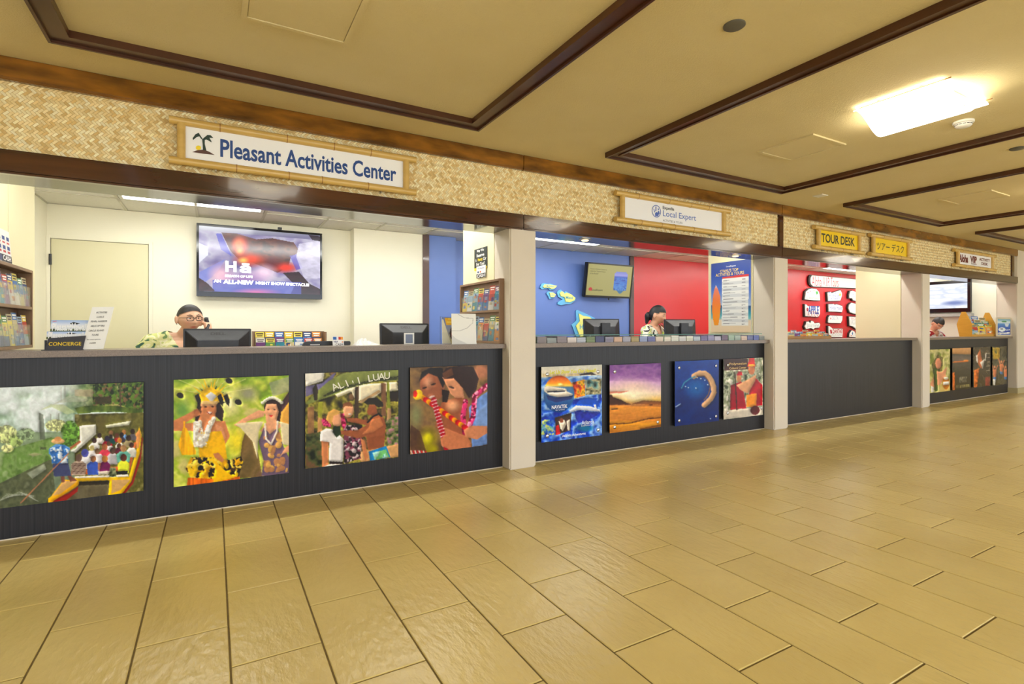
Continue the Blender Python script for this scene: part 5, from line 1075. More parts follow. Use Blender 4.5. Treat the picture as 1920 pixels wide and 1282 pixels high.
# desk rack of leaflets behind the first monitor
cz = P('credenza', BX(-.1, 1.75, 5.48, 5.9, 0, .93), M_wbrown, label='low wooden cabinet behind the first counter', cat='cabinet', bevel=.004)
yr = 5.52; xa, xb = XU(474, yr), XU(612.5, yr)
t = T('desk_rack', ((xa + xb) / 2, yr + .1, .93), 'wooden desk rack of colourful leaflets beside the first monitor', 'rack')
P('back', BX(xa, xb, yr + .14, yr + .15, .93, AY(540, 621, yr).z), M_wbrown, t)
for x in (xa, xb - .014): P('end_panel', BX(x, x + .014, yr, yr + .14, .93, AY(540, 622, yr).z), M_wbrown, t)
P('tray', BX(xa + .014, xb - .014, yr, yr + .14, .93, .945), M_wbrown, t); P('divider', BX(xa + .014, xb - .014, yr + .07, yr + .075, .945, 1.05), M_wbrown, t)
tops = [(11, 0, 2, 0, 11, 6), (3, 11, 8, 4, 2, 1)]
for row in range(2):
    for k in range(7):
        w = (xb - xa - .06) / 7; top = (tops[row] + (5,))[k]; h = ((AY(540, 622, yr).z - .947) * 1.0 if row == 0 else (AY(540, 634, yr).z - .947))
        leaflet('%s leaflet, %s row of the desk rack, %s from the monitor' % (CN[top], ('back', 'front')[row], ORD[k]), 'leaflets in the desk rack', (xa + .028 + w * k, yr + (.10, .02)[row], .947), (1, 0, 0), (0, .1, .995), (0, -1, 0), w * .9, h, top, 300 + row * 10 + k, PAL=PAL0)
# telephone console, card terminal, payment card, plastic bag
yk = 4.27; xa, xb = XU(566, yk), XU(626, yk)
t = T('desk_console', ((xa + xb) / 2, yk, ZT), 'low black console on the counter beside the leaflet rack', 'device')
P('body', MB().prism([(0, 0), (xb - xa, 0), (xb - xa, .034), (.05, .034), (.02, .028)], (xa, yk, ZT), (1, 0, 0), (0, 0, 1), (0, 1, 0), .04), M_black, t, bevel=.003); P('label_strip', BX(xa + .06, xa + .13, yk - .001, yk, ZT + .004, ZT + .010), M_white, t)
xa, xb = XU(645.5, yk), XU(657.5, yk); t = T('card_reader', ((xa + xb) / 2, yk, ZT), 'small black card reader behind the payment card', 'device'); P('body', BX(xa, xb, yk, yk + .04, ZT, ZT + .03), M_black, t, bevel=.004); P('keypad', BX(xa + .006, xb - .006, yk + .004, yk + .036, ZT + .03, ZT + .032), M_dgrey, t)
yk = 4.16; xa, xb = XU(624, yk), XU(645, yk); zt = AY(634, 630.5, yk).z
c = Canvas(UNIT, 30, 30, (238, 238, 238)); c.p((40, 100, 180), (8, 8), (36, 8), (36, 36), (8, 36)); c.p((206, 60, 40), (52, 8), (74, 8), (74, 36), (52, 36)); c.p((236, 160, 60), (72, 8), (92, 8), (92, 36), (72, 36)); c.p((230, 130, 60), (80, 58), (94, 52), (92, 66), (78, 68))
o, ex, ed, en = Vector((xa, yk + .02, zt)), Vector((xb - xa, 0, 0)), Vector((0, -.02, ZT - zt)), Vector((0, -1, .25))
t = card('payment_card', 'white upright card reading VISA and CASH on the first counter', 'sign', c, o, ex, ed, en, .002)
frame_text(t, 'VISA', o, ex, ed, en, .28, .58, .4, .015, (40, 50, 110), bold=.02); frame_text(t, 'CASH', o, ex, ed, en, .58, .87, .66, .018, (40, 44, 60), bold=.01)
mb = MB(); r = random.Random(5); xa, xb = XU(664, 4.22), XU(714, 4.22); n, m = 14, 8; vs = []; fs = []
for i in range(n + 1):
    for j in range(m + 1):
        s, q = i / n, j / m; hgt = math.sin(math.pi * min(1, s * 1.08 + .0) ** .7) * math.sin(math.pi * q) * .05
        vs.append((xa + (xb - xa) * s, 4.14 + .16 * q, ZT + .001 + max(0, hgt * r.uniform(.65, 1.15))))
for i in range(n):
    for j in range(m): a = i * (m + 1) + j; fs.append((a, a + m + 1, a + m + 2, a + 1))
P('plastic_bag', mb.add(vs, fs), mat('white_bag', (226, 224, 218), (240, 238, 234), 20, .4), label='crumpled white plastic bag on the first counter', cat='bag', smooth=False)
# magazine in a clear stand and white board at the right rack
ym = 4.16; xa, xb = XU(830, ym), XU(853, ym); zt = AY(840, 594.5, ym).z
t = T('magazine_stand', ((xa + xb) / 2, ym, ZT), 'clear acrylic stand beside the white board', 'stand'); P('back', BX(xa - .01, xb + .03, ym + .035, ym + .038, ZT, zt + .01), M_clear, t); P('front', BX(xa - .01, xb + .03, ym - .006, ym - .003, ZT, ZT + .10), M_clear, t); P('base', BX(xa - .01, xb + .03, ym - .006, ym + .038, ZT, ZT + .003), M_clear, t)
c = Canvas(UNIT, 34, 60); c.grad([(0, (100, 120, 180)), (40, (140, 150, 180)), (100, (190, 170, 110))]); c.p((236, 180, 40), (20, 4), (96, 4), (96, 30), (30, 30)); c.p((60, 36, 30), (60, 40), (80, 36), (96, 50), (96, 90), (56, 80), (50, 60)); c.p((150, 60, 50), (60, 60), (96, 56), (96, 84), (66, 86)); c.p((220, 214, 190), (0, 10), (10, 8), (60, 100), (0, 100))
t = card('guide_magazine', 'island guide magazine standing left of the white board', 'magazine', c, (xa, ym + .02, zt), (xb - xa + .02, 0, 0), (0, -.015, ZT + .004 - zt), (0, -1, .1), .005)
frame_text(t, 'Big', (xa, ym + .02, zt), (xb - xa, 0, 0), (0, -.015, ZT - zt), (0, -1, .1), .72, .07, .4, .02, (250, 220, 90), bold=.03); frame_text(t, 'Island', (xa, ym + .02, zt), (xb - xa, 0, 0), (0, -.015, ZT - zt), (0, -1, .1), .7, .17, .62, .022, (250, 220, 90), bold=.03)
yb2 = 4.03; xa, xb = XU(847.5, yb2), XU(893, yb2); zt = AY(870, 588, yb2).z
c = Canvas([(158, 858), (428, 858), (428, 1195), (158, 1195)], 60, 76, (238, 238, 232)); c.l((180, 180, 178), 6, (235, 870), (300, 905), (395, 910), (388, 960), (330, 1015), (250, 1045), (160, 1048)); c.p((212, 212, 208), (160, 1090), (200, 1130), (330, 1190), (160, 1195))
card('white_board', 'blank white board with a grey curve, right end of the first counter', 'board', c, (xa, yb2 + .01, zt), (xb - xa, 0, 0), (0, -.012, ZT - zt + .001), (0, -1, .05), .005)

# ---------------------------------------------------------------- blue booth
f8 = tr(1000, 500, 8.84)
def island(label, under, over, txt=None):
    Y = 6.45; t = T('island_plaque', AY(*f8(*under[0]), Y), label, 'plaque', 'island cut-outs on the blue wall')
    def pr(name, pts, y0, th, m):
        w = [AY(*f8(*q), Y) for q in pts]; P(name, MB().prism([(a.x, a.z) for a in w], (0, y0, 0), (1, 0, 0), (0, 0, 1), (0, -1, 0), th), m, t)
    pr('water_layer', under, Y - .012, .014, mat('island_blue', (94, 176, 226), (110, 188, 232), 6, .4)); pr('land_layer', over, Y - .034, .012, mat('island_yellow', (236, 232, 120), (242, 238, 140), 6, .4))
    pr('spacer', [((a * .6 + sum(p[0] for p in over) / len(over) * .4), (b * .6 + sum(p[1] for p in over) / len(over) * .4)) for a, b in over], Y - .026, .008, M_white)
    if txt: s, x, yy, w, h = txt; q = AY(*f8(x, yy), Y); word(t, s, (q.x, Y - .047, q.z), (1, 0, 0), (0, 0, 1), width=w, height=h, bold=.02, col=L4((80, 160, 190)))
island('small long island cut-out high on the blue wall', [(95, 345), (120, 285), (160, 272), (240, 290), (260, 282), (370, 315), (350, 350), (320, 385), (260, 390), (230, 360), (130, 375)], [(135, 330), (165, 295), (250, 300), (365, 318), (330, 360), (270, 370), (240, 350), (150, 350)], ('Molokai', 250, 325, .13, .025))
island('smallest round island cut-out below the long one', [(200, 440), (230, 410), (300, 420), (350, 460), (325, 520), (250, 535), (235, 490)], [(240, 430), (300, 430), (345, 462), (320, 505), (262, 505), (255, 470)], ('Lanai', 295, 470, .07, .02))
island('figure-eight island cut-out with the name Maui', [(375, 430), (400, 390), (440, 380), (490, 430), (520, 405), (580, 440), (680, 510), (680, 560), (600, 620), (520, 620), (440, 640), (385, 620), (390, 590), (470, 540), (400, 500)], [(412, 440), (440, 410), (470, 420), (490, 455), (525, 430), (600, 460), (670, 520), (650, 560), (580, 588), (510, 580), (490, 500), (430, 490)], ('Maui', 565, 512, .13, .045))
island('large star shaped island cut-out behind the left monitor', [(690, 730), (710, 715), (840, 770), (1000, 850), (1080, 960), (1060, 1120), (980, 1260), (760, 1260), (680, 1120), (640, 1010), (615, 960), (700, 890)], [(725, 775), (800, 815), (900, 830), (980, 900), (1030, 980), (1000, 1120), (930, 1230), (780, 1230), (730, 1110), (680, 980), (745, 900)], ('Hawaii', 860, 998, .28, .075))
# price board on the partition
xw = 5.818 - .012
q = [AX(1333.5, 494.5, xw), AX(1408, 485, xw), AX(1409.5, 622, xw), AX(1335, 623, xw)]
c = Canvas([(105, 185), (660, 110), (672, 1145), (108, 1152)], 90, 160); c.grad([(110, (70, 84, 140)), (330, (44, 72, 156)), (560, (76, 116, 196)), (760, (170, 190, 216)), (775, (20, 70, 120)), (860, (30, 140, 160)), (950, (120, 190, 190)), (975, (226, 206, 176)), (1150, (236, 210, 170))])
c.p((232, 232, 226), (262, 395), (630, 350), (628, 1050), (258, 1055)); c.p((206, 60, 50), (262, 370), (630, 325), (630, 358), (262, 398))
for k in range(15):
    yy = 412 + k * 43; c.p((212, 214, 212) if k % 2 else (236, 236, 230), (262, yy - 14), (630, yy - 46 + k * 2.6), (630, yy - 3 + k * 2.6), (262, yy + 29)); c.l((150, 150, 150), 9, (280, yy + 12), (280 + 80 + (k * 53) % 130, yy + 2)); c.l((140, 140, 140), 9, (540, yy - 14 + k * 2.2), (582, yy - 18 + k * 2.2))
m = c.mask_poly([(176, 485), (205, 540), (235, 640), (242, 780), (230, 940), (210, 1052), (155, 1052), (130, 930), (122, 780), (135, 640), (155, 540)]); c.grad([(480, (240, 226, 220)), (540, (232, 130, 100)), (700, (232, 120, 50)), (900, (240, 140, 20)), (1052, (240, 150, 10))], m)
o, ex, ed, en = q[0], Vector((0, q[1].y - q[0].y, 0)), Vector((0, 0, (q[3].z + q[2].z - q[0].z - q[1].z) / 2)), Vector((-1, 0, 0)); o.z = (q[0].z + q[1].z) / 2
t = card('price_board', 'blue tour price board with an orange surfboard on the partition', 'board', c, o, ex, ed, en, .01)
for s, a, b, w, h, col in (("LocalExpert", .52, .07, .24, .024, (236, 236, 240)), ("O'AHU'S TOP", .47, .125, .46, .04, (236, 206, 120)), ('ACTIVITIES & TOURS', .48, .175, .72, .04, (236, 206, 120))): frame_text(t, s, o, ex, ed, en, a, b, w, h, col, bold=.02)
# glass shelf with pamphlet stacks
xa, xb = PX[1][1] + .005, PX[2][0] - .09
zg = 1.154
t = T('glass_shelf', ((xa + xb) / 2, 4.12, ZT), 'long clear glass shelf over the pamphlet stacks', 'shelf')
P('plate', BX(xa, xb, 4.0, 4.27, zg - .008, zg), M_glass, t); P('glass_edge', BX(xa, xb, 3.999, 4.0, zg - .008, zg), mat('glass_edge', (40, 110, 90), None, rough=.2), t)
ed_ = [1000 + v / 8.348 for v in (55, 212, 370, 530, 680, 828, 972, 1118, 1262, 1400, 1532, 1662, 1790, 1915)] + [1220 + v / 8.348 for v in (205, 322, 445, 560, 670, 785, 895, 1000, 1108, 1215, 1315, 1415, 1515, 1608, 1700, 1795, 1890)]
for n in (0, 7, 14, 22, 30): x = XU(ed_[n], 4.03); P('support', BX(x - .0015, x + .0015, 4.02, 4.26, ZT, zg - .008), M_glass, t)
scol = [(150, 140, 140), (160, 166, 164), (150, 140, 144), (226, 214, 206), (190, 196, 206), (130, 146, 110), (92, 96, 130), (150, 146, 166), (222, 186, 160), (176, 176, 190), (178, 160, 116), (160, 172, 206), (126, 130, 180), (232, 214, 196), (230, 220, 204), (226, 226, 214), (220, 218, 216), (224, 222, 206), (196, 204, 214), (136, 130, 170), (160, 158, 190), (206, 200, 216), (140, 124, 144), (170, 192, 176), (176, 190, 180), (222, 200, 186), (130, 136, 176), (120, 132, 190), (160, 166, 164), (170, 170, 210)]
snam = ['grey', 'pale grey', 'grey mauve', 'cream', 'pale blue', 'green', 'navy', 'mauve', 'peach', 'silver', 'tan', 'sky blue', 'violet blue', 'pinkish', 'ivory', 'white', 'light', 'off white', 'frost', 'purple', 'lilac', 'bright white', 'plum', 'mint', 'sage', 'rose', 'slate blue', 'royal blue', 'stone grey', 'lavender']
for k in range(30):
    a, b = XU(ed_[k] + .5, 4.03), XU(ed_[k + 1] - .5, 4.03); r = random.Random(k); mb = MB(); n = 7; H = r.uniform(.045, .062)
    for i in range(n):
        d = r.uniform(-.0015, .0015); q = r.uniform(.94, 1.05); mb.box(a + .002 + d, b - .002 + d, 4.03 + r.uniform(0, .003), 4.24, ZT + H * i / n + .0002, ZT + H * (i + 1) / n, col=tuple(L4([min(255, v * q) for v in scol[k]])))
    P('pamphlet_stack', mb, M_matte, attr=True, label='%s pamphlet stack under the glass shelf, %s from its left end' % (snam[k], ORD[k]), cat='pamphlets', group='pamphlet stacks under the glass shelf')
c = Canvas(UNIT, 20, 40, (216, 200, 180)); c.p((90, 90, 100), (20, 25), (90, 25), (90, 45), (20, 45)); c.p((190, 80, 50), (10, 84), (80, 84), (80, 88), (10, 88))
card('leaning_leaflet', 'beige leaflet leaning at the first pillar in the blue booth', 'leaflet', c, (PX[1][1] + .002, 4.20, 1.30), (.062, 0, 0), (.03, -.04, zg - 1.30), (0, -1, .2), .004)

# ---------------------------------------------------------------- red wall of the tour desk booth
f9 = tr(1475, 505, 9.493); YR = 6.26; M_pl = mat('plaque_white', (238, 236, 228), None, rough=.4); M_ple = mat('plaque_edge', (38, 34, 30), None, rough=.5)
def plaque(label, pts, words=(), shapes=()):
    w = [AY(*f9(*q), YR - .05) for q in pts]; xs = [a.x for a in w]; zs = [a.z for a in w]; cx, cz = (min(xs) + max(xs)) / 2, (min(zs) + max(zs)) / 2
    t = T('logo_plaque', (cx, YR - .03, min(zs)), label, 'plaque', 'white logo plaques on the red wall')
    big = [(cx + (a.x - cx) * 1.03 + math.copysign(.018, a.x - cx), cz + (a.z - cz) * 1.03 + math.copysign(.008, a.z - cz)) for a in w]
    P('backing', MB().prism(big, (0, YR, 0), (1, 0, 0), (0, 0, 1), (0, -1, 0), .035), M_ple, t); P('face', MB().prism([(a.x, a.z) for a in w], (0, YR - .0352, 0), (1, 0, 0), (0, 0, 1), (0, -1, 0), .014), M_pl, t)
    for s, x0_, x1_, yc, h, col, k in words:
        p, q = AY(*f9(x0_, yc), YR - .05), AY(*f9(x1_, yc), YR - .05); word(t, s, ((p.x + q.x) / 2, YR - .0502, AY(*f9((x0_ + x1_) / 2, yc), YR - .05).z), (1, 0, 0), (0, 0, 1), width=q.x - p.x, height=h, col=L4(col), **k)
    for col, sp_ in shapes:
        mb = MB(); flat(mb, sp_, YR - .0505, col, f9); P('emblem', mb, M_flat, t, attr=True)
B1, B2 = dict(bold=.03), dict(bold=.0)
plaque('long rounded plaque reading Aloha VIP Tours', [(455, 105), (1240, 178), (1262, 210), (1268, 260), (1250, 320), (1225, 332), (480, 300), (435, 260), (425, 200), (432, 140)], [('Aloha', 450, 620, 212, .20, (196, 60, 76), B2), ('V.I.P.', 645, 770, 222, .19, (196, 60, 76), B2), ('Tours', 785, 920, 228, .19, (196, 60, 76), B2)])
plaque('dome plaque with a green leaf, top of the left column', [(330, 530), (345, 400), (400, 350), (450, 340), (530, 350), (575, 400), (590, 460), (595, 550), (500, 548)], [('All About Hawaii', 345, 575, 505, .06, (150, 150, 140), B2)], [((60, 160, 60), [(515, 390), (555, 390), (558, 420), (540, 455), (525, 430)]), ((190, 50, 50), [(372, 400), (385, 400), (385, 418), (372, 418)]), ((190, 50, 50), [(412, 380), (425, 378), (426, 395), (413, 396)]), ((210, 190, 60), [(480, 366), (494, 364), (494, 384), (480, 386)])])
plaque('plaque reading APPLE VACATIONS with a red apple', [(335, 625), (350, 622), (380, 655), (590, 660), (595, 780), (570, 845), (340, 830)], [('APPLE', 382, 572, 720, .17, (40, 70, 160), B1), ('VACATIONS', 352, 572, 795, .12, (170, 50, 50), B2)], [((170, 30, 50), ring(12, 370, 712, 18, 34))])
plaque('wavy plaque at the bottom of the left column', [(330, 1010), (350, 980), (360, 930), (400, 930), (420, 970), (450, 915), (480, 930), (500, 960), (580, 950), (598, 985), (580, 1035), (500, 1040), (480, 1068), (440, 1040), (350, 1060)], [('Journeys', 360, 580, 1000, .1, (170, 176, 176), B2)])
plaque('plaque reading FunSun with a yellow sun', [(735, 410), (790, 400), (800, 425), (880, 395), (920, 380), (960, 370), (985, 420), (985, 470), (955, 555), (745, 560)], [('FunSun', 755, 940, 470, .15, (130, 140, 210), B2)], [((236, 216, 60), ring(10, 950, 450, 16, 24))])
plaque('plaque with blue script, second in the middle column', [(750, 620), (840, 615), (860, 635), (890, 620), (990, 650), (1000, 700), (985, 760), (890, 750), (755, 745)], [('Holiday House', 770, 980, 690, .1, (110, 130, 190), B2)])
plaque('plaque reading DELTA in the middle column', [(745, 940), (755, 850), (780, 820), (995, 830), (990, 900), (965, 955), (755, 948)], [('DELTA', 805, 920, 868, .07, (170, 176, 200), B2)], [((210, 70, 70), [(770, 885), (785, 850), (792, 885)])])
plaque('plaque reading QANTAS at the bottom of the middle column', [(750, 1010), (765, 1008), (820, 1055), (995, 1055), (998, 1140), (990, 1205), (765, 1200), (752, 1100)], [('QANTAS', 815, 982, 1105, .1, (180, 40, 46), B1), ('VACATIONS', 780, 980, 1162, .05, (190, 190, 190), B2)], [((190, 40, 50), [(770, 1070), (800, 1075), (812, 1140), (780, 1140)])])
plaque('plaque reading UNITED at the top of the right column', [(1120, 510), (1120, 450), (1140, 385), (1180, 380), (1220, 400), (1330, 420), (1340, 500), (1280, 560), (1190, 550), (1170, 510)], [('UNITED', 1145, 1300, 465, .07, (150, 160, 200), B2)])
plaque('blank rounded plaque in the right column', [(1105, 690), (1120, 630), (1160, 595), (1220, 610), (1340, 620), (1350, 740), (1280, 800), (1200, 785), (1130, 760)])
plaque('plaque with grey lettering, third in the right column', [(1120, 840), (1330, 850), (1340, 980), (1300, 1060), (1240, 1060), (1180, 1010), (1130, 1000)], [('WORLD', 1140, 1320, 875, .06, (220, 150, 150), B2), ('VACATIONS', 1140, 1320, 940, .10, (190, 190, 190), B2)])
plaque('plaque with a blue star, bottom of the right column', [(1125, 1200), (1130, 1140), (1170, 1085), (1205, 1100), (1225, 1140), (1340, 1145), (1340, 1215)], [], [((60, 130, 190), [(1158, 1140), (1170, 1105), (1182, 1140), (1170, 1170)]), ((220, 120, 120), [(1142, 1170), (1160, 1170), (1158, 1186), (1142, 1186)])])
# wooden leaflet trays
def leaf_tray(label, xa, xb, y, z, h, cols, rows, seed, lab, m, side):
    t = T('leaflet_tray', ((xa + xb) / 2, y + .12, z), label, 'rack')
    for x in (xa, xb - .014): P('end_panel', MB().prism(side, (x, y, z), (0, 1, 0), (0, 0, 1), (1, 0, 0), .014), m, t, bevel=.001)
    P('tray', BX(xa + .014, xb - .014, y + .01, y + .17, z, z + .012), m, t); P('lip', BX(xa + .014, xb - .014, y, y + .008, z, z + .04), m, t)
    w = (xb - xa - .04) / cols
    for rr in range(rows):
        for k in range(cols):
            top = (k * 7 + rr * 5 + seed) % 12
            leaflet('%s leaflet, %s row of the %s, %s from its left' % (CN[top], ('front', 'middle', 'back')[rr] if rows == 3 else ('front', 'back')[rr], lab, ORD[k]), 'leaflets in the ' + lab, (xa + .02 + w * k, y + .016 + .046 * rr, z + .013 + (h * .45) * rr / rows), (1, 0, 0), (0, .14, .99), (0, -1, 0), w * .9, h * (.52 if rows == 2 else .46) + .02 * (k % 2), top, seed * 50 + rr * 20 + k, PAL=PAL0)
yt_ = 4.06; leaf_tray('low wooden leaflet tray on the tour desk counter', PX[2][1] + .01, XU(1559, yt_), yt_, ZT, AY(1510, 622, yt_).z - ZT + .02, 9, 2, 5, 'tour desk tray', mat('oak', (150, 104, 40), (170, 122, 54), 6, .45, stretch=(1, 1, 6)), [(0, 0), (.2, 0), (.2, .10), (.12, .10), (0, .04)])
xa, xb = XU(1822.5, 4.02), XU(1867, 4.02); hz = AY(1830, 585, 4.1).z - ZT
leaf_tray('tall golden wooden leaflet rack on the last counter', xa, xb, 4.02, ZT, hz, 3, 3, 9, 'golden wooden rack', mat('golden_oak', (196, 142, 40), (210, 156, 52), 6, .4, stretch=(1, 1, 5)), [(0, 0), (.18, 0), (.22, hz * .5), (.15, hz), (.09, hz), (0, hz * .5)])
yk = 3.985; xa, xb = XU(1868.5, yk), XE - .012; zt = AY(1885, 595.5, yk).z
t = T('standing_picture', ((xa + xb) / 2, yk, ZT), 'framed blue picture standing at the end of the last counter', 'picture')
bw = .028
for q in ((xa, xa + bw, ZT, zt), (xb - bw, xb, ZT, zt), (xa + bw, xb - bw, zt - bw, zt), (xa + bw, xb - bw, ZT, ZT + bw)): P('rail', BX(q[0], q[1], yk - .008, yk + .012, q[2], q[3]), mat('frame_beige', (206, 196, 170), None, rough=.4), t, bevel=.001)
c = Canvas([(1430, 165), (1735, 165), (1735, 475), (1430, 475)], 40, 44, (40, 110, 190)); c.grad([(165, (90, 160, 190)), (230, (226, 240, 240)), (270, (60, 130, 210)), (400, (20, 60, 170)), (475, (30, 90, 190))]); c.e((226, 240, 244), 1540, 370, 80, 40); c.p((206, 226, 240), (1600, 250), (1700, 250), (1680, 310), (1620, 310)); c.p((30, 60, 120), (1500, 350), (1570, 345), (1560, 370), (1510, 372)); c.e((70, 140, 90), 1590, 215, 60, 14); c.p((220, 232, 240), (1450, 430), (1720, 420), (1720, 450), (1450, 460), nz=.6); c.p((200, 214, 230), (1620, 370), (1720, 365), (1720, 385), (1630, 388), nz=.5)
print_part('print', c, (xa + bw, yk - .001, zt - bw), (xb - xa - 2 * bw, 0, 0), (0, 0, ZT + 2 * bw - zt), M_print, t)
# ================================================================ people behind the counters
def pat(name, stops, scale, stretch=(1, 1, 1), dist=1.5, rough=.7):
    m = bpy.data.materials.new(name); m.use_nodes = True; nt = m.node_tree; N = nt.nodes; lk = nt.links.new
    tc = N.new('ShaderNodeTexCoord'); mp = N.new('ShaderNodeMapping'); mp.inputs['Scale'].default_value = stretch; mp.inputs['Rotation'].default_value = (.3, .5, .6)
    n = N.new('ShaderNodeTexNoise'); n.inputs['Scale'].default_value = scale; n.inputs['Detail'].default_value = 1.5; n.inputs['Distortion'].default_value = dist
    r = N.new('ShaderNodeValToRGB'); r.color_ramp.interpolation = 'CONSTANT'
    el = r.color_ramp.elements
    el[0].position, el[0].color = stops[0][0], L4(stops[0][1]); el[1].position, el[1].color = stops[1][0], L4(stops[1][1])
    for p, c in stops[2:]: e = el.new(p); e.color = L4(c)
    lk(tc.outputs['Object'], mp.inputs[0]); lk(mp.outputs[0], n.inputs['Vector']); lk(n.outputs['Fac'], r.inputs['Fac']); lk(r.outputs['Color'], N['Principled BSDF'].inputs['Base Color'])
    N['Principled BSDF'].inputs['Roughness'].default_value = rough
    return m
def remesh(mb, voxel, it=6):
    me = bpy.data.meshes.new('tmp'); me.from_pydata(mb.v, [], mb.f); ob = bpy.data.objects.new('tmp', me); COL.objects.link(ob)
    m = ob.modifiers.new('r', 'REMESH'); m.mode = 'VOXEL'; m.voxel_size = voxel
    s = ob.modifiers.new('s', 'SMOOTH'); s.factor = .5; s.iterations = it
    dg = bpy.context.evaluated_depsgraph_get(); dg.update(); out = bpy.data.meshes.new_from_object(ob.evaluated_get(dg))
    bpy.data.objects.remove(ob); bpy.data.meshes.remove(me)
    return out
def limb(mb, pts, rs, n=14):
    mb.tube(pts, rs, n)
    for p, r in zip(pts, rs): mb.ell(p, r, r, r, n, 8)
HX, HYD = .074, .096
FW, HTOP = 1.0, .118
def head_point(th, ph, grow=0.0):
    sx, cz = math.sin(ph), math.cos(ph); x, y, z = math.cos(th) * sx, math.sin(th) * sx, cz
    front = max(0, -y); back = max(0, y)
    X, Y, Z = x * HX * FW, y * HYD, z * (HTOP if z > 0 else .112)
    lo = max(0, -z)
    X *= 1 - .30 * lo ** 1.6 + .04 * math.exp(-((z + .15) / .3) ** 2)
    if y > 0: Y *= 1.08 - .45 * lo ** 1.2
    else: Y *= 1 - .10 * lo ** 2 + .0
    if grow: k = 1 + grow; return Vector((X * k, Y * k, Z * k))
    f = front ** .5 if front > 0 else 0
    g = lambda a, s: math.exp(-(a / s) ** 2)
    Zp, Xp = Z, X
    d = 0.0
    if -.05 < Zp < .02: d += .024 * g(Xp, .010 + .006 * (-Zp / .05)) * min(1, max(0, (.02 - Zp) / .06)) * (1 if Zp > -.042 else max(0, (.05 + Zp) / .008))
    d -= .009 * (g(Xp - .031, .018) + g(Xp + .031, .018)) * g(Zp + .002, .014)
    d += .004 * g(Zp - .022, .010) * g(Xp, .05)
    d += .006 * g(Zp + .066, .006) * g(Xp, .022) + .007 * g(Zp + .078, .006) * g(Xp, .018)
    d += .008 * g(Zp + .102, .014) * g(Xp, .024)
    d += .004 * (g(Xp - .045, .02) + g(Xp + .045, .02)) * g(Zp + .035, .022)
    Y -= d * f
    return Vector((X, Y, Z))
def head_mesh(mb, M, grow=0.0, keep=None, n=48, m=36):
    if keep: n, m = 240, 180
    vs = [[head_point(2 * math.pi * k / n, math.pi * i / m, grow) for k in range(n)] for i in range(m + 1)]; o = []; fs = []
    for row in vs: o += [M @ p for p in row]
    for i in range(m):
        for k in range(n):
            k2 = (k + 1) % n; q = [vs[i][k], vs[i + 1][k], vs[i + 1][k2], vs[i][k2]]
            if keep and not keep(sum(q, Vector()) / 4): continue
            fs.append((i * n + k, (i + 1) * n + k, (i + 1) * n + k2, i * n + k2))
    mb.add(o, fs)
def hand(mb, w, d, up, curl=.9, side=1, s=1.0):
    """palm from wrist w along d, palm normal up; five fingers curling towards up"""
    d = Vector(d).normalized(); up = (Vector(up) - d * Vector(up).dot(d)).normalized(); lat = d.cross(up) * side; w = Vector(w)
    limb(mb, [w, w + d * .03 * s, w + d * .07 * s], [.023 * s, .028 * s, .03 * s]); mb.obox(w + d * .05 * s, lat * .036 * s, up * .012 * s, d * .038 * s)
    for k, (o, ln, r) in enumerate(((-.030, .062, .0085), (-.010, .075, .009), (.011, .070, .009), (.030, .055, .008))):
        b = w + d * .085 * s + lat * o * s; p = [b]; a = 0.0
        for seg in (.42, .33, .25): a += curl * (.75 + .1 * k); p.append(p[-1] + (d * math.cos(a) + up * math.sin(a)) * ln * seg * s)
        limb(mb, p, [r * s, r * s, r * .95 * s, r * .8 * s], 10)
    b = w + d * .03 * s - lat * .03 * s; q = b + (d * .6 - lat * .6 + up * .45) * .04 * s; limb(mb, [b, q, q + (d * .8 + up * .6) * .03 * s], [.012 * s, .011 * s, .009 * s], 10)
def chair(label, x, y, rot, h):
    t = T('office_chair', (x, y, 0), label, 'chair', 'office chairs behind the counters', rotz=rot); F = mat('chair_fabric', (46, 48, 54), (56, 58, 64), 60, .9)
    P('seat', BX(-.23, .23, -.22, .22, h - .07, h), F, t, local=True, bevel=.025); P('backrest', BX(-.2, .2, .27, .31, h + .14, h + .42), F, t, local=True, bevel=.02)
    P('back_bar', MB().tube([(0, .1, h - .08), (0, .3, h - .06), (0, .325, h + .2)], .016, 10), M_black, t, local=True); P('post', MB().cyl((0, 0, .08), (0, 0, h - .07), .025, 14), M_metal, t, local=True)
    for k in range(5): a = 2 * math.pi * k / 5; P('leg', MB().tube([(0, 0, .09), (.24 * math.cos(a), .24 * math.sin(a), .065), (.27 * math.cos(a), .27 * math.sin(a), .03)], [.02, .016, .028], 10), M_black, t, local=True)
